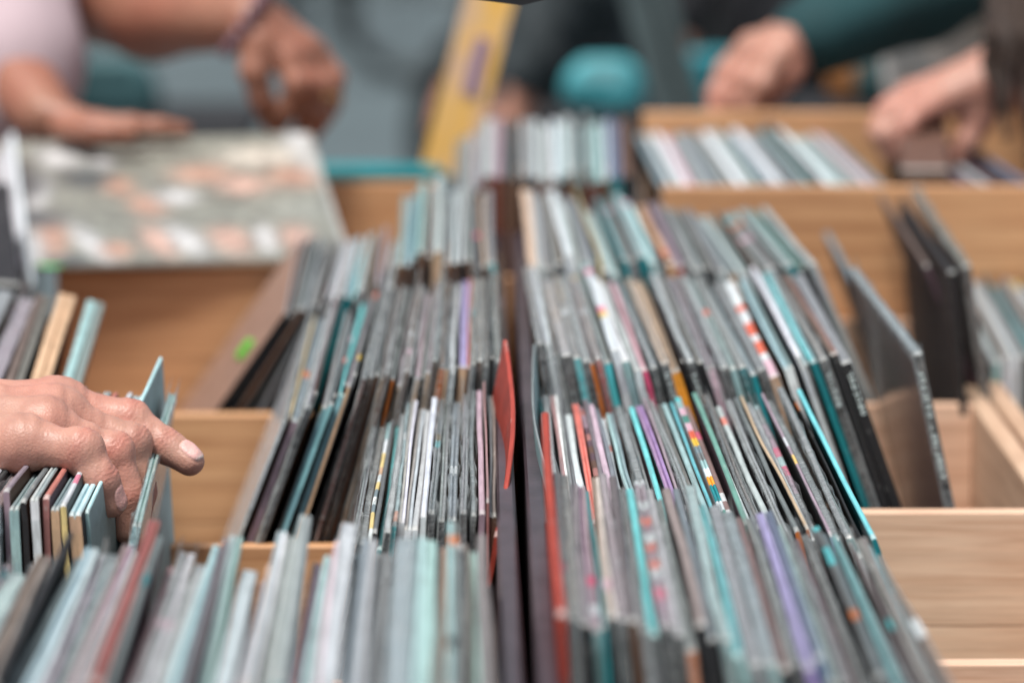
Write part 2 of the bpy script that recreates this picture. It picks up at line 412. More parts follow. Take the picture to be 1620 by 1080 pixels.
row('second right row', 'records in the second right row', 'the rails', R3, [868, 1010, 1200, 1386], [852, 960, 1110, 1268], [1.985, 1.985, 1.97, 1.955], [2.295, 2.30, 2.29, 2.265], [.436, .440, .442, .444], [.434, .438, .430, .424], [2, 6, 13, 20])
R2 = "k/g~ w/w~ w/g~*.9 k/m~*1.3 c/g~*1.1 k/g~ o/m*.5 red/m~ c/g*.9 w/w*1.1 pt/w*1.2 w/w pk/pk*.8 k/g~ Tk/tan~ or/tan*1.2 k/k*.4 Tk/bgr~*1.1 k/g*.8 lpk/m~*1.2 k/g~*1.2 pt/pt*.9 t/g~*1.1 t/bgr*.7 k/dg~*1.2 tan/rpat*1.4 w/pt*1.4 w/w*.8 g/pt*.8 t/c*.8 Tk/g~*1.2 k/rb*1 Tk/g*1.6".split()
row('third right row', 'records in the third right row', 'the rails', R2, [846, 1000, 1180, 1350], [826, 950, 1110, 1276], [2.325, 2.325, 2.325, 2.32], [2.635, 2.635, 2.635, 2.62], [.405, .413, .420, .409], [.405, .408, .412, .405], [10, 15, 18, 20])
R1 = "tan/tan*1.2 w/lg g/g*1.3 dg/g*1 w/w*1.2 w/w*1 pt/g g/g y/y*.5 g/lg*1.2 pt/pt t/t*.8 g/g t/pt*1.2 pt/pt*1 g/dg*.7 kraft/kraft*1.0 red/m g/dm*.8 g/g*1.3 dg/dg*.7 lg/g*1.3 tan/lg*.8 w/pt*1.3 b/b*.5 lg/g*2 t/pt*1.4 dg/gt*.8 lg/lg*1".split()
row('fourth right row', 'records in the fourth right row', 'the rails', R1, [836, 960, 1110, 1292], [824, 920, 1060, 1214], [2.66, 2.665, 2.665, 2.65], [2.975, 2.975, 2.975, 2.96], [.402, .404, .408, .405], [.388, .402, .410, .408], [2, 8, 16, 24])
L2 = "g/g~*1 g/g~*1.4 y/ypat*.8 k/dg*.7 t/t*.9 dg/g~*1.1 c/pt~*.8 w/w*1.1 w/w*1.1 w/w*1 w/w*1 dg/dg~*1 dg/g~*1.1 g/bgr~*1.5 g/g~*1.2 g/bgr~ m/mauve*1 rose/rose*.4 b/bg*1.2".split()
row('second left row', 'records in the second left row', 'the rails', L2, [556, 660, 790], [588, 680, 781], [1.97, 1.97, 1.97], [2.28, 2.28, 2.28], [.452, .436, .43], [.452, .432, .424], [-12, -4, 0], rev=True)
L3 = "w/g~*.8 b/y*.5 m/bgr*1.2 kraft/pt~*.9 dg/w~*1.2 k/k*.6 g/dg*.6 cc/g*.9 cc/g*.8 k/k*.6 cc/c*1 k/dg*.5 tan/g*.6 g/dg*.6 k/g*.6 rb/g~*.7 b/g~ b/dg*.6 tan/bg~*.7 b/g~ o/g*.6 tan/m~ b/lg~ k/dg*.4 tan/lpk~ k/dg*.5 tan/m~*1.1 b/pt~*.8 o/g~ tan/dg*.6 w/w~*1 k/k*.4 tan/lav*1.2 b/coral*.4 g/og~*.9 b/g~ g/g~ k/dg*.6 g/g~".split()
row('third left row', 'records in the third left row', 'the rails', L3, [446, 560, 680, 792], [488, 594, 695, 786], [2.30] * 2, [2.612] * 2, [.448, .424, .415, .409], [.436, .420, .410, .403], [-21, -19, -8, -1], rev=True)
L4 = "bg/bg*.7 k/g*.8 k/k dg/g b/g dg/lg k/dg*.6 g/g g/lg g/g*.8 m/w g/lg t/pt t/c*.8 g/lg g/g dg/dg g/m g/w g/g".split()
row('fourth left row', 'records in the fourth left row', 'the rails', L4, [444, 500, 560, 622], [468, 530, 580, 634], [2.66] * 2, [2.97] * 2, [.440, .434, .424, .418], [.432, .432, .430, .426], [-36, -30, -14, -3], rev=True, side0=hexc(150, 118, 102))
L4B = "b/pt b/pt k/t*.8 b/pt k/g tan/lg*1.3 b/lg b/w k/dg*.6 b/g k/dg b/tan*.6 c/g*1".split()
row('raised fourth left row', 'records in the fourth left row', 'the rails', L4B, [626, 700, 784], [636, 704, 778], [2.67] * 2, [2.98] * 2, [.404, .402], [.394, .393], [-3, 0], rev=True)
LH = "w/w k/g w/w*1.2 k/k*.6 pt/w coral/red*.7 tan/w*.8 k/k*.5 w/lpk~*1.1 m/m*.6 pt/pt*.9 k/dg*.6 w/w*.9 rose/red*.6 tan/bgr*.8 y/w*.5 tan/pc*1.1".split()
row('under the hand', 'records under the hand', 'the gap', LH, [-170, -20, 130], [-10, 110, 228], [1.97] * 2, [2.28] * 2, [.424, .427], [.430, .425], [-2, 3], rev=True, jh=.002)
L3L = "ye/ye*1 w/lg g/g b/m~ dg/bg kraft/kraft*1.6 w/pc*1.5".split()
row('behind the hand', 'records behind the hand', 'the gap', L3L, [-170, 0, 128], [-70, 60, 172], [2.31] * 2, [2.62] * 2, [.43, .435], [.42, .42], [-12, -14], rev=True)
L1 = "pt/pt~ bl/bgr*.6 pt/pc*1.1 mauve/lpk*.6 pc/pc~*1.3 lg/lg*.7 b/bg*.9 k/dg*.5 dg/lg~*.8 k/k*.4 tg/tg*1.3 pt/pt*.9 m/m*.5 g/pt~*1.1 lpk/mauve*.9 g/lg*.7 k/dg*.4 red/red*.8 pt/bgr*.5 red/red*.6 w/w~*1.2 lg/lg~*1.2 pt/pt*.9 b/dm*.4 c/pt*.9 lg/lg*1.2 m/m*.5 tan/kraft*.5 w/w*.8 g/lg~*.9 pt/lg*.8 lpk/mauve*.7 pt/pc*.9 lav/lpk*.5 w/w~*1.2 t/tg*.7 pt/lg*.9 w/lg~*1 k/dg*.6 pc/pc~*1.3 w/pt*.9 pt/pt*.9 b/b*.4 tan/kraft*.5 pt/pt*.8 b/og*.8 pt/pt*.8 lg/lg*.6 k/k*.6".split()
row('nearest left row', 'records in the nearest left row', 'the rails', L1, [-210, 120, 480, 792], [-50, 220, 520, 782], [1.48] * 2, [1.795] * 2, [.408, .405], [.413, .409], [-14, -12, -8, -1], rev=True, jh=.006, jy=.008, fill=1.12)
# ------------------------------------------------------------------ single records with their own look
def single(ft, bt, lean, t, sp, top, kind, label, group=None, **kw): return record(XZ(*ft), XZ(*bt), lean, t, C(sp), C(top), kind, label, group, plain=True, **kw)
single((788, 1.955, .440), (799, 2.262, .389), -10, .0028, 'red', 'red', '', 'warped red record sleeve bulging beside the dark left rail', H=.33, side=hexc(158, 60, 48), bend=.0065, plies=1, wav=.0006)
single((888, 1.625, .402), (863, 1.93, .372), 3, .0040, 'red', 'red', '', 'tall red record standing proud beside the right rail in the front row', H=.33, side=hexc(170, 60, 46), bend=-.001, plies=1)
single((869, 1.99, .420), (845, 2.30, .400), 4, .0016, 'pt', 'g', '', 'thin pale teal sleeve curling against the right rail', H=.33, side=C('pt'), bend=-.004, plies=1)
single((215, 1.965, .437), (274, 2.275, .424), -8, .0048, 'pc', 'pt', '~', 'single record the pointing finger is pulling forward, with dark woodgrain cover', side=hexc(112, 104, 104), H=.315)
single((138, 1.985, .434), (251, 2.285, .406), 2, .0022, 'pt', 'pc', '', 'pale teal paper sleeve with a peaked corner behind the hand', side=hexc(150, 172, 174), H=.315, plies=1)
single((1450, 2.325, .409), (1352, 2.625, .403), 13, .0062, 'k', 'bgr', '~', 'lone black spined record leaning in the half empty right crate', side=hexc(150, 116, 96), H=.33, text=(.012, .07))
single((1372, 2.68, .440), (1312, 2.96, .428), 20, .0045, 'k', 'bgr', '', 'small dark record leaning at the back of the right crate', side=hexc(92, 104, 112), H=.31)
single((1465, 2.70, .410), (1400, 2.975, .402), 22, .0035, 'dm', 'bg', '', 'mauve brown record leaning behind the lone black spined record', side=hexc(96, 84, 84), H=.33)
single((1506, 2.625, .405), (1428, 2.93, .395), 6, .005, 'k', 'k', '', 'dark brown record leaning at the left end of the far right crate', side=hexc(62, 50, 46), H=.33)
single((1528, 2.66, .405), (1452, 2.95, .392), 10, .006, 'k', 'og', '~', 'speckled grey record just right of the dark brown record', side=C('k'), H=.33)
single((8, 2.68, .420), (-2, 2.96, .39), -6, .02, 'k', 'k', '', 'thick dark brown record box standing tall at the left edge', side=hexc(40, 30, 28), H=.35, plies=1)
RR = "k/k*.4 pt/lg*1.2 w/lg*1.1 w/lg g/g k/tg*.6 w/t*1.3 k/dg*.8 w/lg*1.2 w/lg k/k g/pt w/w pt/lg k/k".split()
row('far right crate', 'records in the far right crate', 'its left', RR, [1562, 1760], [1500, 1668], [2.72] * 2, [3.02] * 2, [.484, .484], [.475, .475], [0, 6], side0=hexc(58, 46, 42))
# ------------------------------------------------------------------ records too many to count: far stacks, one object
def far_stack():
    V, Fc, Cc = [], [], []
    def add(f, b, t, top, sp, lean=0):
        d = (b - f).normalized(); r = d.cross(Vector((0, 0, 1))).normalized(); up = r.cross(d); a = R(lean)
        u2 = up * math.cos(a) - r * math.sin(a); r2 = r * math.cos(a) + up * math.sin(a); H = .315; n = len(V)
        for y in (0, .312):
            for x, z in ((-t / 2, 0), (-t / 2, H - .001), (-t * .3, H), (t * .3, H), (t / 2, H - .001), (t / 2, 0)): V.append(f + d * y + r2 * x + u2 * (z - H))
        for k in range(5):
            Fc.append((n + k, n + 6 + k, n + 7 + k, n + k + 1)); Cc.append(jit(C('dg')) if k in (0, 4) else jit(top))
        Fc.append((n + 5, n + 4, n + 3, n + 2, n + 1, n)); Cc.append(jit(sp)); Fc.append(tuple(n + 6 + k for k in range(6))); Cc.append(sp)
    u = 724
    while u < 1004:
        w = random.choice([7, 9, 11, 14])
        t = w / 1.9 / 1000 * .92
        top = C(random.choice(['lg', 'g', 'lg', 'pt', 'w', 'g', 'bgr', 'm', 'dg', 'lg']))
        sp = C(random.choice(['b', 'k', 'b', 'rb', 'bg', 'k']))
        if 964 < u < 984: top, sp = C('bl'), C('t')
        if u > 984: top, sp = C('b'), C('k')
        h = .395 + random.gauss(0, .004) + (.012 if u < 760 else 0)
        add(XZ(u, 3.06, h), XZ(u * .97 + 24, 3.37, h - .012), t, top, sp, 0 if u < 900 else 3); u += w
    u = 1050
    while u < 1660:
        w = random.choice([8, 10, 13, 15])
        c = random.choice(['lg', 'w', 'lg', 'pt', 'w', 'g', 'lpk', 'lg', 'bgr'])
        h = .405 + random.gauss(0, .002)
        if 1285 < u < 1300: c = 'dg'; h -= .012
        if u > 1430: c = random.choice(['dg', 'm', 'bl', 'dm', 'lg']); h += .012
        if not (1418 < u < 1500): add(XZ(u, 3.08, h), XZ(u * .85 + 118, 3.385, h - .008), w / 1.9 / 1000 * .9 * .9, C(c), C(c), 15)
        u += w
    o = obj('record_stack', V, Fc, M_CARD, None, Cc)
    tag(o, 'blurred stacks of more records in the far crates beyond the others', 'records', None, 'stuff')
far_stack()
# ------------------------------------------------------------------ crates
ZF = CAMZ - GROUNDH - .002
def crate(name, label, x0, x1, parts_y, rim, wy0, wy1, mX, mY, mSL=None, mSR=None, railh=.43, group='wooden record crates', lowboard=None, thick=.014):
    e = empty('record_crate', ((x0 + x1) / 2, wy0, ZF - .012)); tag(e, label, 'crate', group)
    off = e.location.copy()
    def part(nm, lo, hi, m, bev=.0015):
        mb = MB(); mb.box([a - b for a, b in zip(lo, off)], [a - b for a, b in zip(hi, off)], bev); return mb.build(nm, m, e)
    part('base', (x0, wy0, ZF - .012), (x1, wy1, ZF - .0005), mX)
    sl = part('side_panel', (x0, wy0, ZF), (x0 + (.010 if mSL else thick), wy1, CAMZ - (railh if mSL else .5)), mSL or mY)
    sr = part('side_panel', (x1 - (.010 if mSR else thick), wy0, ZF), (x1, wy1, CAMZ - (railh if mSR else .5)), mSR or mY)
    if mSL: sl['label'] = 'side panel painted dark plum'
    if mSR: sr['label'] = 'side panel painted dark plum'
    for i, (y, h) in enumerate(zip(parts_y, rim)):
        zt = CAMZ - h; zb = ZF
        zm = zt - .072 - .006 * (i % 2)
        nm = 'front_panel' if i == 0 else ('back_panel' if i == len(parts_y) - 1 else 'partition')
        mb = MB()       # two planks, one above the other
        mb.box((x0 + thick + .0004 - off.x, y - .006 - off.y, zm + .0002 - off.z), (x1 - thick - .0004 - off.x, y + .006 - off.y, zt - off.z), .0008)
        mb.box((x0 + thick + .0004 - off.x, y - .0057 - off.y, zb - off.z), (x1 - thick - .0004 - off.x, y + .0062 - off.y, zm - off.z), .0006)
        mb.build(nm, mX, e)
    return e
crate('a', 'long tan wooden crate left of the rails, half full of records', -.352, .0185, [1.44, 1.952, 2.292, 2.636, 2.992], [.52, .52, .523, .5065, .457], 1.43, 3.0, M_TAN, M_TANY, mSR=M_PLUM)
crate('b', 'long pale wooden crate right of the rails with a roomy right end', .0245, .362, [1.50, 1.942, 2.284, 2.634, 2.992], [.52, .507, .5005, .500, .500], 1.49, 3.0, M_PALE, M_PALEY, mSL=M_PLUM)
crate('c', 'pale wooden crate at the far right edge beyond the roomy crate', .366, .70, [1.50, 1.942, 2.284, 2.634, 2.992], [.56, .56, .56, .55, .52], 1.49, 3.0, M_PALE, M_PALEY)
crate('d', 'tan wooden crate at the left edge under the pointing hand', -.70, -.358, [1.44, 1.952, 2.292, 2.636, 2.992], [.52, .52, .523, .5065, .47], 1.43, 3.0, M_TAN, M_TANY)
crate('e', 'orange wooden crate at the back right with a bare front board', XZ(1018, 3.03, .397).x, .62, [3.03, 3.402], [.397, .378], 3.022, 3.41, M_TAN, M_TANY, railh=.39)
crate('f', 'orange wooden crate at the back left with teal trim behind it', -.30, XZ(716, 3.03, .42).x, [3.03, 3.392], [.47, .440], 3.022, 3.4, M_TAN, M_TANY)
# crate behind the centre carrying the far brown spined stack
crate('g', 'dark wooden crate in the middle at the back under the far stack', XZ(716, 3.03, .42).x + .004, XZ(1018, 3.03, .397).x - .004, [3.03, 3.402], [.47, .43], 3.022, 3.41, M_TAN, M_TANY)
# ------------------------------------------------------------------ table
tb = empty('market_table', (0, 2.5, 0)); tag(tb, 'grey trestle table carrying all of the record crates', 'table')
M_TABLE = simple('grey_table_board', (.2, .2, .2), .6)
mb = MB(); mb.box((-1.0, 1.25 - 2.5, ZF - .045), (1.0, 3.62 - 2.5, ZF - .0125), .004); mb.build('table_top', M_TABLE, tb)
for sx in (-.92, .92):
    for sy in (-1.15, 1.05):
        mb = MB(); mb.tube([(sx, sy, 0), (sx, sy, ZF - .045)], .018); mb.build('leg', M_BLACK, tb, True)
# ------------------------------------------------------------------ flat cover with figures in blurred pale colours
def cover():
    n = 70; W, D = .318, .315
    f0 = XZ(556, 2.99, .4535); b0 = XZ(493, 3.285, .392)
    ey = (b0 - f0).normalized(); ex = Vector((ey.y, -ey.x, 0)).normalized(); ez = ex.cross(ey)
    rs = np.random.RandomState(3)
    blobs = []
    def px(u, v, c, su, sv, rot=0): blobs.append((u, v, hexc(*c), su * 1.45, sv * 1.25, rot))
    # u across 0..1 (left..right), v depth 0..1 (front..back)
    pk, wh, gr, dk, pe = (196, 162, 148), (198, 198, 198), (150, 152, 144), (84, 90, 92), (184, 146, 128)
    for (u, v, c, su, sv, r) in [(.36, .15, wh, .025, .12, .5), (.53, .16, pk, .03, .10, .3), (.60, .17, wh, .03, .11, .4), (.71, .17, pk, .035, .10, .2), (.80, .18, wh, .02, .1, 0), (.88, .17, pk, .03, .09, 0),
            (.26, .2, pe, .03, .12, 0), (.20, .12, wh, .03, .12, 0), (.42, .1, pe, .03, .05, 0), (.52, .45, pe, .035, .08, .3), (.60, .52, wh, .04, .05, 0), (.68, .70, pe, .06, .06, 0), (.78, .60, pk, .05, .06, 0), (.85, .82, (198, 190, 178), .09, .07, 0),
            (.92, .65, pe, .05, .07, .2), (.24, .55, wh, .022, .12, -.3), (.31, .86, wh, .045, .08, .3), (.42, .82, wh, .025, .06, 0), (.45, .62, pe, .03, .06, 0), (.20, .65, dk, .05, .13, 0), (.37, .68, dk, .05, .08, 0), (.22, .35, dk, .06, .06, 0),
            (.30, .03, dk, .04, .03, 0), (.70, .35, (136, 138, 130), .12, .06, 0), (.90, .4, (146, 148, 140), .1, .06, 0), (.97, .85, (196, 196, 194), .03, .14, .2), (.98, .95, (205, 205, 205), .04, .05, 0), (.15, .35, wh, .02, .12, .2), (.05, .5, pk, .05, .2, 0)]: px(u, v, c, su, sv, r)
    fn = rs.normal(size=(n, n)); fn = (fn + np.roll(fn, 1, 0) + np.roll(fn, 1, 1) + np.roll(fn, (1, 1), (0, 1))) / 3
    V, Fc, Cc = [], [], []
    def z(u, v): return .0015 * math.sin(3 * u + 5 * v) + .004 * (u - .5) ** 2
    for j in range(n + 1):
        for i in range(n + 1):
            u, v = i / n, j / n; V.append(f0 - ex * W * (1 - u) + ey * D * v + ez * (z(u, v) + .0035))
    for j in range(n):
        for i in range(n):
            a = j * (n + 1) + i; Fc.append((a, a + 1, a + n + 2, a + n + 1))
            u, v = (i + .5) / n, (j + .5) / n
            c = np.array(hexc(134, 135, 126)) * (1 + .10 * math.sin(17 * u + 9 * v) * math.sin(11 * v - 5 * u))
            for (bu, bv, bc, su, sv, r) in blobs:
                du, dv = u - bu, v - bv; du2 = du + dv * r * .5
                w = math.exp(-((du2 / su) ** 2 + (dv / sv) ** 2) ** 1.5); c = c * (1 - w) + np.array(bc) * w
            if u > .99: c = np.array(hexc(170, 170, 165))
            c = c * (1 + .22 * fn[j, i])
            Cc.append(tuple(c))
    nb = len(V)
    ring = [i for i in range(n + 1)] + [(j) * (n + 1) + n for j in range(1, n + 1)] + [n * (n + 1) + i for i in range(n - 1, -1, -1)] + [j * (n + 1) for j in range(n - 1, 0, -1)]
    for k in ring: V.append(V[k] - ez * .0035)
    m = len(ring)
    for k in range(m):
        l = (k + 1) % m; Fc.append((ring[k], nb + k, nb + l, ring[l])); Cc.append(hexc(170, 170, 160))
    Fc.append(tuple(nb + k for k in reversed(range(m)))); Cc.append(hexc(120, 120, 116))
    o = obj('record_cover', V, Fc, M_GLOSS, None, Cc)
    tag(o, 'large flat record cover with pale pink and grey artwork lying on the back left crate', 'record cover')
    st = MB(); c0 = f0 - ex * W * .745 + ey * .008 + ez * .0048
    pts = [c0 + ex * (.0135 * math.cos(a)) + ey * (.012 * math.sin(a)) for a in np.linspace(0, 2 * math.pi, 20, endpoint=False)]
    st.v = [tuple(p) for p in pts] + [tuple(p - ez * .0008) for p in pts]
    st.f = [tuple(range(20))] + [(i, 20 + i, 20 + (i + 1) % 20, (i + 1) % 20) for i in range(20)]
    s = st.build('price_sticker', simple('green_sticker', hexc(96, 200, 110), .5, 0, .05), o); s['label'] = 'round green sticker'
    lb = MB(); q0 = c0 - ex * .030
    lb.v = [tuple(q0 + ex * a + ey * b + ez * .0006) for a, b in ((-.018, -.006), (.014, -.006), (.014, .009), (-.018, .009))]; lb.f = [(0, 1, 2, 3)]
    l = lb.build('price_label', simple('white_label', hexc(214, 210, 226), .5, 0, .03), o); l['label'] = 'small white label'
cover()
# second sleeve poking out below-left of it
single((52, 2.90, .455), (20, 3.20, .372), -28, .004, 'w', 'w', '', 'white sleeve sticking out below the flat cover at its left', side=hexc(200, 200, 206), H=.06)
# green sticker on the leaning cover in the fourth left row
gs = P(388, 553, 2.735)
mb = MB(); mb.box((-.0035, -.006, -.0085), (.0035, .006, .0085), .002)
o = mb.build('price_sticker', simple('bright_green_sticker', hexc(96, 190, 60), .5, 0, .05)); o.location = gs; o.rotation_euler = (0, R(36), 0)
tag(o, 'bright green sticker tab standing off the leaning mauve sleeve', 'sticker')
# ------------------------------------------------------------------ teal bar, yellow board, black tag
e0, e1 = P(505, 275, 3.47), P(700, 278, 3.47)
mb = MB(); mb.tube([e0 + (e0 - e1) * .3, e0, e1 - (e1 - e0) * .1, e1, e1 + (e1 - e0) * .06], [.0105, .0105, .0105, .006, .001], 20)
o = mb.build('folded_umbrella', M_TEALP, None, True); tag(o, 'thin teal tube with a pointed end lying behind the back left crate', 'tube')
o = empty('yellow_board', P(700, 262, 3.55)); tag(o, 'slanted yellow board with faint purple print standing behind the crates', 'board')
def slab(name, a, b, w, th, m, parent, off):
    a, b = a - off, b - off; t = (b - a).normalized(); s = Vector((0, 1, 0)).cross(t).normalized(); nn = s.cross(t).normalized()
    V = []
    for p in (a, b):
        for q in (-1, 1):
            for r_ in (-1, 1): V.append(p + s * q * w / 2 + nn * r_ * th / 2)
    return obj(name, V, [(0, 1, 3, 2), (4, 6, 7, 5), (0, 4, 5, 1), (2, 3, 7, 6), (0, 2, 6, 4), (1, 5, 7, 3)], m, parent)
m_y, nt, N, L, B = mat('yellow_print'); v = objco(N)
n1 = noise(N, L, v, 14, 3, .5, (2, 1, .5)); L.new(ramp(N, L, n1, [(.38, hexc(250, 196, 92)), (.5, hexc(244, 200, 128)), (.62, hexc(214, 186, 178))]), B.inputs['Base Color']); B.inputs['Roughness'].default_value = .5
slab('panel', P(703, 275, 3.55), P(790, -60, 3.55), .046, .006, m_y, o, o.location)
slab('printed_mark', P(743, 150, 3.5455), P(765, 60, 3.5455), .012, .002, simple('purple_print', hexc(150, 130, 168), .6, 0, .1), o, o.location)
e = empty('luggage_tag', P(812, -20, 2.2)); tag(e, 'black pointed tag hanging into the top of the frame', 'tag')
mb = MB(); c = e.location
mb.v = [tuple(P(u, v, 2.2 + d) - c) for d in (0, .003) for u, v in ((728, -60), (735, -2), (826, 9), (862, 0), (905, -60))]
mb.f = [(0, 1, 2, 3, 4), (9, 8, 7, 6, 5)] + [(i, (i + 1) % 5 if False else i + 5, (i + 1) % 5 + 5, (i + 1) % 5) for i in range(5)]
mb.build('tag_body', M_BFAB, e)
mb = MB(); mb.tube([P(815, -58, 2.2015) - c, P(815, -600, 2.2015) - c], .0015, 6); mb.build('cord', M_BFAB, e)
# ------------------------------------------------------------------ smooth bodies from distance fields
def sdf_mesh(prims, res, k, pad=None):
    pts = np.array([p for q in prims for p in (q[0], q[1])], float); rad = max(max(q[2], q[3]) for q in prims)
    pad = pad or rad + k + 3 * res
    lo = pts.min(0) - pad; hi = pts.max(0) + pad; dim = np.ceil((hi - lo) / res).astype(int) + 1
    D = np.full(dim, .08, np.float32)
    for q in prims:
        a, b, ra, rb = np.array(q[0], float), np.array(q[1], float), q[2], q[3]
        kk = q[4] if len(q) > 4 else k; fl = q[5] if len(q) > 5 else None
        m = max(ra, rb) + abs(kk) + 2.5 * res
        i0 = np.maximum(0, np.floor((np.minimum(a, b) - m - lo) / res).astype(int)); i1 = np.minimum(dim, np.ceil((np.maximum(a, b) + m - lo) / res).astype(int) + 1)
        if (i1 <= i0).any(): continue
        g = [lo[d] + res * np.arange(i0[d], i1[d]) for d in range(3)]
        X = np.stack(np.meshgrid(*g, indexing='ij'), -1) - a
        ba = b - a; L2_ = max(1e-12, float(ba @ ba)); t = np.clip((X @ ba) / L2_, 0, 1)
        w = X - t[..., None] * ba
        if fl is not None:               # flattened along a direction
            nrm = np.array(fl[0], float); nrm /= np.linalg.norm(nrm); c = w @ nrm; w = w + (c * (fl[1] - 1))[..., None] * nrm
        d = (np.sqrt((w * w).sum(-1)) - (ra + t * (rb - ra))).astype(np.float32)
        sl = tuple(slice(i0[x], i1[x]) for x in range(3)); cur = D[sl]
        if kk < 0:
            h = np.maximum(-kk - np.abs(cur + d), 0) / -kk; D[sl] = np.maximum(cur, -d) + h * h * (-kk) / 4
        else:
            h = np.maximum(kk - np.abs(cur - d), 0) / kk; D[sl] = np.minimum(cur, d) - h * h * kk / 4
    return surf_nets(D, lo, res)
def surf_nets(D, lo, res):
    S = D < 0; nx, ny, nz = D.shape
    c = [S[i:nx - 1 + i, j:ny - 1 + j, k:nz - 1 + k] for i in (0, 1) for j in (0, 1) for k in (0, 1)]
    al = c[0].copy(); an = c[0].copy()
    for x in c[1:]: al &= x; an |= x
    mix = an & ~al; I, J, K = np.nonzero(mix); n = len(I)
    ids = -np.ones(mix.shape, np.int64); ids[I, J, K] = np.arange(n)
    acc = np.zeros((n, 3)); cnt = np.zeros(n)
    cor = [(i, j, k) for i in (0, 1) for j in (0, 1) for k in (0, 1)]
    for a in cor:
        for ax in range(3):
            if a[ax]: continue
            b = list(a); b[ax] = 1
            da = D[I + a[0], J + a[1], K + a[2]]; db = D[I + b[0], J + b[1], K + b[2]]
            m = (da < 0) != (db < 0); t = np.where(m, da / np.where(m, da - db, 1), 0)
            p = np.array(a, float)[None] + t[:, None] * (np.array(b, float) - np.array(a, float))[None]
            acc += p * m[:, None]; cnt += m
    V = lo + res * (np.stack([I, J, K], -1) + acc / cnt[:, None])
    Fs = []
    for ax in range(3):
        o = [(0, 1, 2), (1, 2, 0), (2, 0, 1)][ax]
        sl0 = [slice(None)] * 3; sl1 = [slice(None)] * 3; sl0[ax] = slice(0, -1); sl1[ax] = slice(1, None)
        A, B_ = S[tuple(sl0)], S[tuple(sl1)]; e = np.argwhere(A != B_)
        ok = (e[:, o[1]] > 0) & (e[:, o[2]] > 0) & (e[:, o[1]] < D.shape[o[1]] - 1) & (e[:, o[2]] < D.shape[o[2]] - 1); e = e[ok]
        q = []
        for d1, d2 in ((-1, -1), (0, -1), (0, 0), (-1, 0)):
            f = e.copy(); f[:, o[1]] += d1; f[:, o[2]] += d2; q.append(ids[f[:, 0], f[:, 1], f[:, 2]])
        q = np.stack(q, -1); ins = A[e[:, 0], e[:, 1], e[:, 2]]; q[~ins] = q[~ins][:, ::-1]
        Fs.append(q)
    Fq = np.concatenate(Fs); Fq = Fq[(Fq >= 0).all(1)]
    return V, Fq
def vnormals(V, Fq):
    n = np.cross(V[Fq[:, 2]] - V[Fq[:, 0]], V[Fq[:, 3]] - V[Fq[:, 1]]); N_ = np.zeros_like(V)
    for k in range(4): np.add.at(N_, Fq[:, k], n)
    return N_ / np.maximum(1e-12, np.linalg.norm(N_, axis=1))[:, None]
def smooth(V, Fq, it=2, lam=.5):
    for _ in range(it):
        acc = np.zeros_like(V); cnt = np.zeros(len(V))
        for k in range(4):
            np.add.at(acc, Fq[:, k], V[Fq[:, (k + 1) % 4]] + V[Fq[:, (k - 1) % 4]]); np.add.at(cnt, Fq[:, k], 2)
        V = V * (1 - lam) + lam * acc / cnt[:, None]
    return V
def np_obj(name, parts, m, parent=None, vcol=None):
    Vs, Fs, Cs, n = [], [], [], 0
    for i, (V, Fq) in enumerate(parts):
        Vs.append(V); Fs.append(Fq + n); n += len(V)
    V = np.concatenate(Vs); Fq = np.concatenate(Fs)
    me = bpy.data.meshes.new(name); me.vertices.add(len(V)); me.vertices.foreach_set('co', V.ravel())
    me.loops.add(len(Fq) * 4); me.loops.foreach_set('vertex_index', Fq.ravel().astype(np.int32)); me.polygons.add(len(Fq))
    me.polygons.foreach_set('loop_start', np.arange(0, len(Fq) * 4, 4, dtype=np.int32)); me.polygons.foreach_set('use_smooth', np.ones(len(Fq), bool))
    me.update(calc_edges=True); me.validate(); me.materials.append(m)
    if vcol is not None:
        ca = me.color_attributes.new('Col', 'FLOAT_COLOR', 'POINT'); cc = np.ones((len(V), 4), np.float32); cc[:, :3] = vcol; ca.data.foreach_set('color', cc.ravel())
    o = bpy.data.objects.new(name, me); COL.objects.link(o)
    if parent: o.parent = parent
    return o
def skin_mat(name, base, rough=.45, fine=True):
    m, nt, N, L, B = mat(name); v = objco(N)
    at = N.new('ShaderNodeAttribute'); at.attribute_name = 'Col'
    n = noise(N, L, v, 70, 4, .6); n2 = noise(N, L, v, 18, 3, .5)
    col = mixc(N, L, 1.0, at.outputs['Color'], ramp(N, L, n, [(.3, (.84, .80, .80)), (.7, (1.1, 1.12, 1.12))]), 'MULTIPLY')
    col = mixc(N, L, .38, col, mixc(N, L, 1.0, col, ramp(N, L, n2, [(.35, (1.12, .82, .80)), (.65, (.96, 1.06, 1.04))]), 'MULTIPLY'))
    L.new(col, B.inputs['Base Color']); B.inputs['Roughness'].default_value = rough
    B.inputs['Subsurface Weight'].default_value = .12; B.inputs['Subsurface Radius'].default_value = (.010, .004, .002); B.inputs['Subsurface Scale'].default_value = .4
    vo = N.new('ShaderNodeTexVoronoi'); vo.inputs['Scale'].default_value = 700; L.new(v, vo.inputs['Vector'])
    n3 = noise(N, L, v, 260, 5, .7, (1, 1, 1))
    ad = N.new('ShaderNodeMath'); ad.operation = 'ADD'; L.new(vo.outputs['Distance'], ad.inputs[0]); L.new(n3, ad.inputs[1])
    bump(N, L, B, ad.outputs[0], .35, .0005); return m
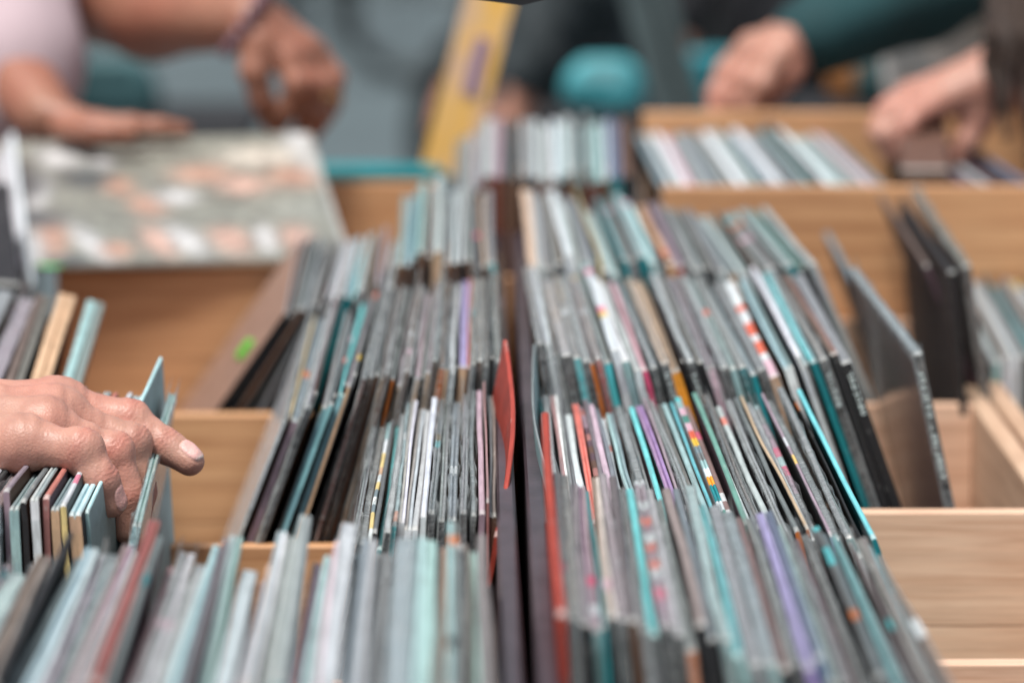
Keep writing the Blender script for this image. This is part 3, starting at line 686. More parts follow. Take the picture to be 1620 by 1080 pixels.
# --- foreground hand -------------------------------------------------
def V3(p): return np.array(p, float)
def fgrip():
    Q = []; joints = []; nails = []
    def pt(u, v, Y): return V3(P(u, v, Y))
    def finger(ps, rs, kk=.004):
        ps = [pt(*p) for p in ps]
        for i in range(len(ps) - 1): Q.append((ps[i], ps[i + 1], rs[i], rs[i + 1], kk))
        for i in range(1, len(ps) - 1):
            ax = ps[i + 1] - ps[i - 1]; joints.append((ps[i], ax / np.linalg.norm(ax), rs[i]))
        return ps
    W = [(-150, 668, 2.10), (-150, 700, 2.075)]
    wr = pt(-160, 668, 2.115); wr2 = pt(-160, 690, 2.085)
    idx = finger([(92, 640, 2.135), (203, 667, 2.135), (262, 704, 2.128), (300, 729, 2.122)], [.0125, .0113, .0100, .0086])
    mid = finger([(88, 652, 2.112), (206, 703, 2.112), (222, 775, 2.108), (214, 838, 2.10)], [.0122, .0106, .0092, .0078])
    rin = finger([(70, 672, 2.088), (178, 716, 2.085), (205, 785, 2.080), (202, 840, 2.078)], [.0120, .0106, .0092, .0078])
    lit = finger([(38, 700, 2.06), (127, 712, 2.052), (158, 758, 2.048), (176, 794, 2.050)], [.0122, .0114, .0104, .0086])
    # palm slab: metacarpals
    for f, w, r in ((idx, pt(-160, 655, 2.125), .015), (mid, pt(-160, 662, 2.108), .0165), (rin, pt(-165, 676, 2.092), .0165), (lit, pt(-165, 690, 2.078), .0155)):
        Q.append((w, f[0], r, .0128, .012))
    Q.append((pt(-150, 690, 2.10), pt(40, 676, 2.10), .018, .012, .012))      # palm depth
    Q.append((pt(-120, 705, 2.075), pt(15, 712, 2.065), .014, .0105, .012))   # heel on the little finger side
    # thumb, tucked on the far side below the index
    th = finger([(-90, 690, 2.135), (40, 712, 2.150), (130, 735, 2.150), (185, 752, 2.142)], [.015, .0125, .0105, .0088], .006)
    # forearm
    Q.append((wr, pt(-430, 650, 2.12), .0265, .036, .02)); Q.append((wr2, pt(-430, 655, 2.10), .0245, .036, .02))
    # knuckles
    for f, r in ((idx, .0126), (mid, .0124), (rin, .0120), (lit, .0118)): Q.append((f[0] + V3((0, 0, .0004)), f[0] + V3((0, 0, .0006)), r, r, .010))
    for f, r in ((idx, .0117), (mid, .0112), (rin, .0112), (lit, .0119)): Q.append((f[1] + V3((0, 0, .0008)), f[1] + V3((.001, 0, .0012)), r, r, .004))
    # tendons
    for f, w in ((mid, pt(-140, 640, 2.11)), (rin, pt(-140, 655, 2.095)), (idx, pt(-140, 634, 2.125))):
        u = (w - f[0]); Q.append((f[0] + V3((0, 0, .0105)), f[0] + u * .6 + V3((0, 0, .012)), .0024, .0015, .007))
    V, Fq = sdf_mesh(Q, .00105, .005); V = smooth(V, Fq, 2, .5); Nn = vnormals(V, Fq)
    disp = np.zeros(len(V)); redden = np.zeros(len(V))
    for p, ax, r in joints:
        d = V - p; a = d @ ax; rr = np.linalg.norm(d, axis=1); g = np.exp(-(a / (.0048)) ** 2 - ((rr - r) / .006) ** 2)
        off = np.sin(V @ V3((530, 260, 410))) * .0006
        top = np.clip(Nn[:, 2] * .7 - Nn[:, 1] * .35 + .45, 0, 1)
        disp -= .0005 * g * (.5 + .5 * np.cos((a + off) * 2 * np.pi / .0027)) * top; redden += g * top
    # skin folds on the back of the hand, running across
    for s, fr, am in ((1, 330, .00016), (2, 610, .00012), (3, 160, .00038), (4, 820, .00008)):
        rs = np.random.RandomState(s); ph = V @ rs.normal(size=3) * 60
        disp += am * np.sin(V @ V3((fr, fr * .35, -fr * .4)) + 1.8 * np.sin(ph)) * np.clip(Nn[:, 2] + .3, 0, 1)
    V = V + Nn * disp[:, None]
    col = np.tile(V3(hexc(190, 143, 127)), (len(V), 1))
    col = col * (1 - .35 * np.clip(redden, 0, 1)[:, None]) + V3(hexc(186, 100, 90)) * .35 * np.clip(redden, 0, 1)[:, None]
    # nails: painted nail colour plus a small step
    def nail(tip, prev, nrm, L_, Wd, push=.0004):
        ax = tip - prev; ax /= np.linalg.norm(ax); nrm = V3(nrm); nrm -= ax * (nrm @ ax); nrm /= np.linalg.norm(nrm); sd = np.cross(ax, nrm)
        d = V - (tip - ax * .001); a, b, c = d @ ax, d @ sd, d @ nrm
        e = (np.abs(a / L_) ** 3 + np.abs(b / Wd) ** 3); m_ = (c > 0) * (Nn @ nrm > .1)
        k = np.clip((1.12 - e) / .25, 0, 1) * m_
        rim = np.exp(-((e - 1.2) / .22) ** 2) * m_
        tipw = np.clip((a / L_ - .72) / .15, 0, 1)
        nc = V3(hexc(226, 178, 172))[None] * (1 - tipw[:, None]) + V3(hexc(232, 214, 206))[None] * tipw[:, None]
        col[:] = col * (1 - k[:, None]) + nc * k[:, None]
        return Nn * (k * push - rim * .0005)[:, None]
    add = nail(idx[3], idx[2], (.45, -.35, 1), .0072, .0060)
    add = add + nail(lit[3], lit[2], (1, -.45, .25), .0068, .0056)
    add = add + nail(rin[3], rin[2], (1, -.5, .2), .0060, .0048) + nail(mid[3], mid[2], (1, -.5, .2), .0060, .0048)
    V = V + add
    return V, Fq, col, Q
# --- generic figure ---------------------------------------------------
def limb(a, b, ra, rb, k=.03, fl=None): return (V3(a), V3(b), ra, rb, k) if fl is None else (V3(a), V3(b), ra, rb, k, fl)
def figure(pel, chest, neck, head, face, shL, shR, armL, armR, footL, footR, s=1.0):
    """pel.. are points; arms = (elbow, wrist). Returns prim lists."""
    pel, chest, neck, head, shL, shR = map(V3, (pel, chest, neck, head, shL, shR))
    face = V3(face); face /= np.linalg.norm(face); upv = V3((0, 0, 1)); rt = np.cross(face, upv); rt /= np.linalg.norm(rt); hu = np.cross(rt, face)
    sd = (shR - shL); sd /= np.linalg.norm(sd); fw = np.cross(V3((0, 0, 1)), sd); fl = (fw, 1.35)
    torso = [limb(pel - sd * .08, chest - sd * .08, .105, .105, .06, fl), limb(pel + sd * .08, chest + sd * .08, .105, .105, .06, fl), limb(pel, chest, .12, .125, .06, fl),
             limb(chest, shL - sd * -.02, .10, .062, .05), limb(chest, shR - sd * .02, .10, .062, .05)]
    nk = [limb(chest * .3 + neck * .7, neck, .06, .056, .03), limb(neck, head - hu * .03, .054, .055, .03)]
    c = head
    hd = [limb(c + hu * .03 - face * .02, c + hu * .035 + face * .01, .078, .074, .03), limb(c - hu * .03 + face * .03, c - hu * .075 + face * .055, .055, .030, .03),
          limb(c - hu * .005 + face * .088, c - hu * .038 + face * .104, .008, .012, .012), limb(c - rt * .02 - hu * .062 + face * .083, c + rt * .02 - hu * .062 + face * .083, .007, .007, .006),
          limb(c - rt * .076 - hu * .0, c - rt * .08 - hu * .03, .012, .008, .006), limb(c + rt * .076, c + rt * .08 - hu * .03, .012, .008, .006),
          limb(c - rt * .03 + hu * .012 + face * .083, c - rt * .031 + hu * .012 + face * .083, .017, .017, -.008), limb(c + rt * .03 + hu * .012 + face * .083, c + rt * .031 + hu * .012 + face * .083, .017, .017, -.008),
          limb(c - rt * .03 + hu * .012 + face * .070, c - rt * .031 + hu * .012 + face * .070, .0125, .0125, .003), limb(c + rt * .03 + hu * .012 + face * .070, c + rt * .031 + hu * .012 + face * .070, .0125, .0125, .003)]
    arms = []
    for sh, (el, wr) in ((shL, armL), (shR, armR)):
        if el is None: continue
        el, wr = V3(el), V3(wr); arms.append([limb(sh, el, .052, .040, .02), limb(el, el * .65 + wr * .35, .040, .040, .02), limb(el * .65 + wr * .35, wr, .040, .0265, .02)])
    legs = []
    for s_, ft in ((-1, footL), (1, footR)):
        hip = pel + sd * s_ * .09 - V3((0, 0, .02)); ft = V3(ft); kn = (hip + ft) / 2 + face * .03; an = ft + V3((0, 0, .07))
        legs.append([limb(hip, kn, .085, .056, .04), limb(kn, kn * .6 + an * .4, .055, .056, .03), limb(kn * .6 + an * .4, an, .056, .038, .03), limb(an, ft + V3((0, 0, .035)) + V3((face[0], face[1], 0)) * .13, .038, .032, .03)])
    eyes = [c - rt * .03 + hu * .012 + face * .0815, c + rt * .03 + hu * .012 + face * .0815]
    return dict(torso=torso, neck=nk, head=hd, arms=arms, legs=legs, eyes=eyes, mouth=(c - hu * .062 + face * .088, rt), c=c, face=face, hu=hu, rt=rt)
def grow(pr, d): return [(*q[:2], q[2] + d, q[3] + d, *q[4:]) for q in pr]
def cut(pr, f):                       # shorten last prim of a limb list to fraction f
    q = pr[-1]; b = q[0] + (q[1] - q[0]) * f; return pr[:-1] + [(q[0], b, q[2], q[2] + (q[3] - q[2]) * f, *q[4:])]
def fabric(name, c, var=.15, scale=9):
    m = simple(name, c, .85, 0, var, scale, .5); return m
def cloth_fold(V, Fq, amp=.004, fr=45, seed=0):
    Nn = vnormals(V, Fq); rs = np.random.RandomState(seed); d = rs.normal(size=3); e = rs.normal(size=3)
    return V + Nn * (amp * np.sin(V @ d * fr + 2.2 * np.sin(V @ e * fr * .4)))[:, None]
def person(label, fg, hands, skin, shirt, trousers, hair, sleeve=(1.0, 1.0), hres=.002, hair_extra=None, shirt_extra=None, fine=None, seed=1):
    body = fg['torso'] + fg['neck'] + fg['head'] + [q for a in fg['arms'] for q in a] + [q for l in fg['legs'] for q in l]
    parts = [sdf_mesh(body, .008, .02)]
    parts[0] = (smooth(*parts[0], 1), parts[0][1])
    cols = [np.tile(V3(skin), (len(parts[0][0]), 1))]
    V = parts[0][0]
    for e_ in fg['eyes']:
        d = np.linalg.norm(V - e_, axis=1); cols[0][d < .012] = (.6, .58, .55); cols[0][d < .006] = (.03, .02, .02)
    d = np.linalg.norm((V - fg['mouth'][0]) * (1, 1, 2.2), axis=1); cols[0][d < .02] = V3(skin) * (.9, .5, .5)
    for h in hands:
        Vh, Fh = sdf_mesh(h, hres, .005); Vh = smooth(Vh, Fh, 1); parts.append((Vh, Fh)); cols.append(np.tile(V3(skin), (len(Vh), 1)))
    if fine is not None: parts.append((fine[0], fine[1])); cols.append(fine[2])
    o = np_obj('person', parts, skin_mat('skin', skin), None, np.concatenate(cols)); tag(o, label, 'person')
    if shirt:
        pr = grow(fg['torso'], .016)
        for i, a in enumerate(fg['arms']):
            n = sleeve[i] if i < len(sleeve) else 1
            if n >= 1: aa = cut(a, n - 1 + 1e-3) if n < 2 else a
            else: aa = cut(a[:1], n)
            if 1 <= n < 2: aa = cut(a[:3], (n - 1))
            pr += grow(aa, .016)
        if shirt_extra: pr += shirt_extra
        Vs, Fs = sdf_mesh(pr, .008, .03); Vs = cloth_fold(smooth(Vs, Fs, 1), Fs, .0045, 50, seed); np_obj('shirt', [(Vs, Fs)], shirt, o)
    if trousers:
        pr = grow([q for l in fg['legs'] for q in l[:3]] + fg['torso'][:3], .014)
        pr = [q if i < 6 else (q[0] - V3((0, 0, .05)), q[0] + V3((0, 0, .02)), q[2] + .004, q[2] + .004, *q[4:]) for i, q in enumerate(pr)]
        Vs, Fs = sdf_mesh(pr, .010, .03); Vs = cloth_fold(smooth(Vs, Fs, 1), Fs, .004, 40, seed + 5); np_obj('trousers', [(Vs, Fs)], trousers, o)
        sh = grow([l[3] for l in fg['legs']], .012); Vs, Fs = sdf_mesh(sh, .008, .02); np_obj('shoes', [(Vs, Fs)], M_BFAB, o)
    c, fc, hu, rt = fg['c'], fg['face'], fg['hu'], fg['rt']
    pr = [limb(c + hu * .045 - fc * .035, c + hu * .05 - fc * .0, .084, .078, .03), limb(c + hu * .02 - fc * .05, c - hu * .04 - fc * .055, .07, .05, .03)]
    if hair_extra: pr += hair_extra
    Vs, Fs = sdf_mesh(pr, .006, .015)
    Nn = vnormals(Vs, Fs); Vs = Vs + Nn * (.0025 * np.sin(Vs[:, 0] * 420 + 3 * np.sin(Vs[:, 2] * 30)) + .0015 * np.sin(Vs[:, 1] * 510))[:, None]
    np_obj('hair', [(Vs, Fs)], hair, o)
    return o
M_HAIRB = simple('brown_hair', (.035, .02, .014), .75, 0, .5, 60); M_HAIRG = simple('grey_hair', (.25, .24, .22), .6, 0, .3, 60); M_HAIRK = simple('black_hair', (.012, .01, .01), .45, 0, .3, 60)
# person reaching in from the left, foreground
V, Fq, col, Q = fgrip()
wr = V3(P(-430, 650, 2.11)); el = V3((-.60, 2.16, 1.14))
fg1 = figure((-1.08, 2.2, .96), (-1.0, 2.18, 1.30), (-.95, 2.16, 1.46), (-.90, 2.15, 1.60), (1, -.1, -.45), (-.99, 2.38, 1.40), (-.90, 1.99, 1.38), ((-.93, 2.5, 1.13), (-.90, 2.42, .93)), (el, wr), (-1.12, 2.30, 0), (-1.10, 2.08, 0))
# the arm to the camera hand starts at the shoulder nearest it
fg1['arms'][1] = [limb((-.90, 1.99, 1.38), (-.76, 2.05, 1.15), .052, .042, .02), limb((-.76, 2.05, 1.15), (-.62, 2.10, 1.10), .042, .041, .02), limb((-.62, 2.10, 1.10), wr, .041, .034, .02)]
lefth = [limb((-.90, 2.42, .93), (-.90, 2.41, .85), .024, .026, .01)] + [limb((-.90 + .006 * i, 2.385 + .02 * i, .85), (-.885, 2.385 + .02 * i, .77 + .005 * abs(i - 1.5)), .011, .008, .005) for i in range(4)] + [limb((-.89, 2.39, .88), (-.87, 2.36, .82), .012, .009, .006)]
person('person at the left edge whose bare hand flips records, index finger extended', fg1, [lefth], hexc(204, 146, 128), fabric('navy_shirt', (.05, .06, .09)), fabric('dark_jeans', (.03, .035, .05)), M_HAIRG, sleeve=(.7, .7), fine=(V, Fq, col))
# person in the pale pink shirt, back left
def pt(u, v, Y): return V3(P(u, v, Y))
def hand(chains, palm, k=.006):
    Q = []
    for ps, rs in chains:
        ps = [pt(*p) for p in ps]
        for i in range(len(ps) - 1): Q.append((ps[i], ps[i + 1], rs[i], rs[i + 1], k))
    for a, b, ra, rb in palm: Q.append((pt(*a), pt(*b), ra, rb, .012))
    return Q
Y2 = 3.36
h2a = hand([([(405, 62, Y2 - .02), (402, 112, Y2 - .03), (413, 155, Y2 - .025), (428, 192, Y2 - .01)], [.014, .0125, .0105, .008]),
            ([(452, 95, Y2 - .02), (470, 132, Y2 - .03), (456, 172, Y2 - .02), (438, 203, Y2 - .01)], [.0125, .0105, .0092, .0075]),
            ([(472, 88, Y2), (494, 134, Y2 - .015), (488, 178, Y2 - .01), (474, 214, Y2)], [.0125, .0108, .0092, .0075]),
            ([(486, 82, Y2 + .02), (517, 134, Y2 + .01), (510, 180, Y2 + .005), (493, 216, Y2)], [.0125, .0105, .0092, .0075]),
            ([(494, 76, Y2 + .04), (528, 122, Y2 + .035), (526, 162, Y2 + .03), (514, 190, Y2 + .02)], [.0115, .0095, .008, .007])],
           [((402, 34, Y2), (455, 88, Y2 - .015), .025, .015), ((410, 30, Y2 + .02), (478, 78, Y2 + .01), .022, .016), ((400, 40, Y2), (408, 70, Y2 - .02), .022, .015)])
h2b = hand([([(150, 196, 3.25), (205, 198, 3.25), (250, 201, 3.25), (286, 205, 3.255)], [.010, .0085, .0075, .0062]),
            ([(148, 200, 3.275), (205, 201, 3.28), (258, 203, 3.28), (292, 206, 3.28)], [.010, .0085, .0075, .0062]),
            ([(146, 200, 3.30), (200, 202, 3.305), (248, 204, 3.305), (284, 206, 3.305)], [.010, .0085, .0075, .0062]),
            ([(140, 200, 3.32), (185, 202, 3.33), (225, 204, 3.33), (252, 206, 3.33)], [.009, .0075, .0065, .0058]),
            ([(100, 200, 3.24), (140, 206, 3.22), (178, 208, 3.215), (205, 210, 3.215)], [.012, .010, .009, .0075])],
           [((72, 182, 3.28), (146, 197, 3.26), .019, .0105), ((72, 186, 3.30), (145, 200, 3.31), .018, .0105)])
e2 = pt(90, -10, 3.50); w2 = pt(396, 32, Y2); el3 = pt(20, 120, 3.38); w3 = pt(72, 183, 3.29)
s2R = V3((-.52, 3.50, 1.38)); s2L = V3((-.62, 3.84, 1.40))
fg2 = figure((-.86, 3.80, .98), (-.68, 3.72, 1.27), (-.58, 3.66, 1.45), (-.52, 3.62, 1.58), (1, -.35, -.6), s2L, s2R, (pt(95, -16, 3.62), w2), (pt(-30, 60, 3.42), w3), (-.90, 3.92, 0), (-.88, 3.70, 0))
fg2['arms'][0] = [limb(s2L, pt(95, -16, 3.62), .052, .045, .02), limb(pt(95, -16, 3.62), pt(240, 18, 3.48), .045, .043, .02), limb(pt(240, 18, 3.48), w2, .043, .026, .02)]
br = []
p2 = person('person in a pale pink shirt with a beaded bracelet and a gold ring, back left', fg2, [h2a, h2b], hexc(158, 110, 90), fabric('pale_pink_shirt', hexc(184, 164, 170)), fabric('charcoal_trousers', (.04, .045, .05)), M_HAIRK, sleeve=(.5, 1.0),
       shirt_extra=[(pt(-40, -40, 3.46), pt(4, 100, 3.40), .090, .062, .03), (pt(4, 100, 3.40), pt(28, 178, 3.34), .062, .034, .03)], seed=3)
ax = (pt(430, 60, Y2) - pt(370, 20, Y2)); ax /= np.linalg.norm(ax); c0 = V3(pt(392, 32, Y2)); u_ = np.cross(ax, (0, 1, 0)); u_ /= np.linalg.norm(u_); v_ = np.cross(ax, u_)
def sphere(c, r, n=8):
    V, Fq = [], []
    for i in range(n + 1):
        for j in range(2 * n): a, b = math.pi * i / n, math.pi * j / n; V.append((c[0] + r * math.sin(a) * math.cos(b), c[1] + r * math.sin(a) * math.sin(b), c[2] + r * math.cos(a)))
    for i in range(n):
        for j in range(2 * n): Fq.append((i * 2 * n + j, i * 2 * n + (j + 1) % (2 * n), (i + 1) * 2 * n + (j + 1) % (2 * n), (i + 1) * 2 * n + j))
    return V, Fq
mb = MB()
for i in range(16):
    a = 2 * math.pi * i / 16; V_, F_ = sphere(c0 + (u_ * math.cos(a) + v_ * math.sin(a)) * .033, .0066); n = len(mb.v); mb.v += V_; mb.f += [tuple(n + k for k in f) for f in F_]
mb.build('bracelet', simple('mauve_beads', hexc(120, 88, 98), .2), p2, True)
rp = pt(516, 152, Y2 + .008)
mb = MB(); mb.tube([rp + V3((math.cos(a), math.sin(a), -.05 * math.cos(a))) * .0112 for a in np.linspace(0, 2 * math.pi, 20, endpoint=False)], .0024, 8, True); mb.build('ring', simple('gold', (.8, .5, .22), .2, 1, .05), p2, True)
# person in the teal jacket, back right
Y3 = 3.48
h3 = hand([([(1188, 72, Y3 + .03), (1150, 112, Y3 + .03), (1134, 150, Y3 + .02), (1130, 186, Y3 + .01)], [.0125, .0105, .0092, .0075]),
           ([(1200, 78, Y3 + .005), (1168, 120, Y3), (1156, 155, Y3 - .005), (1150, 188, Y3 - .005)], [.0125, .011, .0092, .0078]),
           ([(1212, 86, Y3 - .015), (1186, 128, Y3 - .025), (1176, 160, Y3 - .02), (1172, 188, Y3 - .015)], [.0125, .0105, .0092, .0075]),
           ([(1228, 92, Y3 - .03), (1206, 134, Y3 - .04), (1194, 162, Y3 - .035), (1186, 184, Y3 - .03)], [.0115, .0095, .008, .007]),
           ([(1262, 84, Y3 - .01), (1246, 116, Y3 - .02), (1226, 142, Y3 - .02), (1208, 166, Y3 - .015)], [.016, .013, .011, .009])],
          [((1282, 44, Y3), (1196, 82, Y3 + .02), .024, .015), ((1282, 52, Y3 - .01), (1214, 94, Y3 - .015), .024, .015), ((1285, 60, Y3), (1258, 88, Y3), .022, .018)])
w4 = pt(1290, 46, Y3); e4 = pt(1440, -10, 3.6)
fg3 = figure((1.02, 4.25, .98), (.88, 4.10, 1.26), (.80, 4.0, 1.44), (.75, 3.95, 1.58), (-.9, -.5, -.5), (.98, 3.84, 1.38), (.72, 4.22, 1.40), (pt(1500, -22, 3.66), w4), ((.66, 4.3, 1.12), (.60, 4.2, .95)), (1.0, 4.3, 0), (1.12, 4.2, 0))
fg3['arms'][0] = [limb(V3((.82, 3.86, 1.38)), pt(1640, -90, 3.70), .048, .036, .02), limb(pt(1640, -90, 3.70), pt(1450, -12, 3.58), .036, .030, .02), limb(pt(1450, -12, 3.58), w4, .030, .024, .02)]
person('person in a teal jacket reaching down behind the back right crate', fg3, [h3], hexc(186, 136, 118), fabric('teal_jacket', (.007, .042, .048), .35), fabric('black_jeans', (.02, .02, .024)), M_HAIRK, sleeve=(2.0 - .04, 1.9), seed=4)
# person with long brown hair, right
Y4 = 3.30
h4 = hand([([(1440, 150, Y4 + .03), (1404, 176, Y4 + .03), (1390, 208, Y4 + .02), (1402, 240, Y4 + .005)], [.0125, .0108, .0092, .0075]),
           ([(1450, 158, Y4 + .01), (1416, 178, Y4 + .005), (1400, 214, Y4 - .005), (1412, 252, Y4 - .01)], [.0125, .0108, .0095, .0078]),
           ([(1462, 162, Y4 - .012), (1434, 180, Y4 - .02), (1418, 212, Y4 - .025), (1420, 246, Y4 - .025)], [.0120, .0102, .009, .0075]),
           ([(1474, 166, Y4 - .03), (1452, 180, Y4 - .04), (1434, 200, Y4 - .045), (1426, 226, Y4 - .045)], [.0110, .009, .008, .007]),
           ([(1545, 150, Y4), (1546, 190, Y4 - .015), (1530, 222, Y4 - .02), (1514, 250, Y4 - .02)], [.017, .0135, .0105, .0085])],
          [((1572, 118, Y4), (1450, 152, Y4 + .015), .025, .014), ((1570, 128, Y4 - .01), (1468, 164, Y4 - .02), .025, .014), ((1565, 130, Y4), (1546, 165, Y4 - .01), .022, .016)])
w5 = pt(1575, 122, Y4); 
fg4 = figure((.76, 4.02, .97), (.545, 3.76, 1.17), (.54, 3.56, 1.31), (.53, 3.46, 1.40), (-.35, -.6, -.9), (.62, 3.56, 1.24), (.46, 3.90, 1.23), ((.70, 3.40, 1.07), w5), ((.50, 4.02, .98), (.38, 3.98, .90)), (.86, 3.96, 0), (.74, 4.16, 0))
hx = []
rs = np.random.RandomState(5)
for i in range(9):
    u = 1572 + i * 11; a = pt(u + 30, -140 - rs.rand() * 30, 3.42); b = pt(u + rs.normal() * 8, 60, 3.26 + rs.normal() * .012); c_ = pt(u - 4 + rs.normal() * 7, 180 + rs.rand() * 60 + i * 9, 3.22 + rs.normal() * .01)
    hx += [(a, b, .012, .0075, .004), (b, c_, .0075, .0025, .004)]
person('person with long brown hair in a beige knit top gripping a brown sleeve', fg4, [h4], hexc(186, 138, 122), fabric('beige_knit', hexc(226, 220, 214), .10, 80), fabric('grey_skirt_trousers', (.06, .06, .07)), M_HAIRB, sleeve=(1.2, 1.2), hair_extra=hx,
       shirt_extra=[(pt(1480, 30, 3.84), pt(1600, 20, 3.80), .05, .07, .04)], seed=6)
single((1462, 3.10, .392), (1462, 3.34, .372), 0, .040, 'b', 'b', '', 'thick brown cardboard record box gripped by the hand at the back right', side=hexc(120, 92, 72), H=.32, Ln=.25, plies=1)
# ------------------------------------------------------------------ far background
def ground():
    m, nt, N, L, B = mat('pavement'); v = objco(N)
    n = noise(N, L, v, .8, 4, .6); n2 = noise(N, L, v, 60, 4, .7)
    br_ = N.new('ShaderNodeTexBrick'); br_.inputs['Scale'].default_value = 1.0; br_.inputs['Brick Width'].default_value = 1.6; br_.inputs['Row Height'].default_value = .9; br_.inputs['Mortar Size'].default_value = .02
    br_.inputs['Color1'].default_value = (*hexc(84, 97, 101), 1); br_.inputs['Color2'].default_value = (*hexc(91, 105, 109), 1); br_.inputs['Mortar'].default_value = (*hexc(64, 73, 76), 1); L.new(v, br_.inputs['Vector'])
    col = mixc(N, L, 1.0, br_.outputs['Color'], ramp(N, L, n, [(.3, g3(.78)), (.7, g3(1.12))]), 'MULTIPLY')
    L.new(col, B.inputs['Base Color']); B.inputs['Roughness'].default_value = .85; bump(N, L, B, n2, .3, .004)
    o = obj('ground', [(-60, -20, 0), (60, -20, 0), (60, 160, 0), (-60, 160, 0)], [(0, 1, 2, 3)], m); o['kind'] = 'structure'
ground()
def bicycle(loc, rz, label, frame_m, saddle_m):
    e = empty('bicycle', loc, rz); tag(e, label, 'bicycle')
    Rw = .345
    for x in (-.52, .52):
        w = empty('wheel'); w.parent = e; w.location = (x, 0, Rw)
        circ = lambda r, n=40: [(r * math.cos(a), 0, r * math.sin(a)) for a in np.linspace(0, 2 * math.pi, n, endpoint=False)]
        mb = MB(); mb.tube(circ(Rw - .03), .034, 10, True); mb.build('tyre', M_RUB, w, True)
        mb = MB(); mb.tube(circ(Rw - .045), .011, 8, True); mb.build('rim', M_STEEL, w, True)
        mb = MB()
        for k in range(18):
            a = 2 * math.pi * k / 18; mb.tube([(.02 * math.cos(a + 1.2), .03 * (-1) ** k, .02 * math.sin(a + 1.2)), ((Rw - .05) * math.cos(a), 0, (Rw - .05) * math.sin(a))], .0015, 5)
        mb.tube([(0, -.045, 0), (0, .045, 0)], .02, 10); mb.build('spokes', M_STEEL, w)
    bb, sc_, hd, hb = Vector((-.08, 0, .30)), Vector((-.22, 0, .84)), Vector((.36, 0, .86)), Vector((.40, 0, .68))
    mb = MB()
    for a, b, r in ((bb, sc_, .017), (sc_, hd, .017), (bb, hb, .02), (hd + Vector((-.02, 0, .05)), hb, .02)): mb.tube([a, b], r)
    for s in (-1, 1):
        mb.tube([bb + Vector((0, s * .03, 0)), Vector((-.52, s * .05, Rw))], .011); mb.tube([sc_ + Vector((0, s * .02, -.06)), Vector((-.52, s * .05, Rw))], .009)
        mb.tube([hb + Vector((0, s * .03, 0)), Vector((.52, s * .05, Rw))], .013)
    mb.build('frame', frame_m, e, True)
    mb = MB(); mb.tube([sc_, sc_ + Vector((-.03, 0, .12))], .013); mb.build('seat_post', M_STEEL, e, True)
    Vs, Fs = sdf_mesh([limb(sc_ + Vector((-.16, -.04, .14)), sc_ + Vector((-.02, 0, .14)), .05, .03, .02), limb(sc_ + Vector((-.16, .04, .14)), sc_ + Vector((-.02, 0, .14)), .05, .03, .02), limb(sc_ + Vector((-.02, 0, .14)), sc_ + Vector((.12, 0, .14)), .03, .016, .02)], .008, .02)
    np_obj('saddle', [(Vs, Fs)], saddle_m, e)
    mb = MB(); t = hd + Vector((-.01, 0, .14)); mb.tube([hd, t], .013); mb.tube([t + Vector((-.18, -.27, .03)), t + Vector((-.02, -.24, .03)), t + Vector((.04, -.08, 0)), t + Vector((.04, .08, 0)), t + Vector((-.02, .24, .03)), t + Vector((-.18, .27, .03))], .012)
    mb.build('handlebar', M_BLACK, e, True)
    mb = MB(); mb.tube([bb + Vector((0, -.06, 0)), bb + Vector((0, .06, 0))], .02); mb.tube([bb + Vector((0, .06, 0)), bb + Vector((.12, .07, -.11))], .009); mb.tube([bb + Vector((0, -.06, 0)), bb + Vector((-.12, -.07, .11))], .009)
    mb.box((.06, .07, -.125 + .30 - .0), (.14, .16, -.10 + .30)); mb.box((-.26, -.16, .40), (-.18, -.07, .42)); mb.build('crank_set', M_BLACK, e)
    return e
gp = lambda u, v: (lambda d: Vector((0, 0, CAMZ)) + d * (CAMZ / -d.z))(CF + CR * ((u - 810) / F) + CU * ((540 - v) / F))
g = gp(672, 128); bicycle((g.x + .5, g.y, 0), R(8), 'dark bicycle standing on the pavement beyond the yellow board', M_BLACK, M_BFAB)
g = gp(900, 150); bicycle((g.x + .25, 9.0, 0), R(150), 'dark bicycle beyond the far middle stack, right of the yellow board', simple('dark_teal_frame', (.02, .05, .055), .35), M_BFAB)
g = gp(1000, 60); bicycle((g.x + .1, g.y, 0), R(-20), 'black bicycle farthest back beside the grey pole', M_BLACK, M_BFAB)
# grey slanted pole
e = empty('canopy_pole', P(1075, 230, 4.6)); e.location.z = 0; tag(e, 'broad grey green slanted pole behind the back right crate', 'pole')
a, b = P(1078, 190, 4.6), P(1020, -20, 4.6); d = (b - a); a0 = a - d * ((a.z - .02) / d.z); b1 = a + d * 4.2
mgp = simple('grey_green_paint', hexc(84, 98, 100), .45)
slab('pole_tube', a0, b1, .060, .04, mgp, e, e.location)
slab('groove', a0 + Vector((.006, -.021, 0)), b1 + Vector((.006, -.021, 0)), .006, .003, M_BLACK, e, e.location)
mb = MB(); mb.box((a0.x - e.location.x - .25, -.25, 0), (a0.x - e.location.x + .25, .25, .035), .005); mb.build('foot_plate', M_BLACK, e)
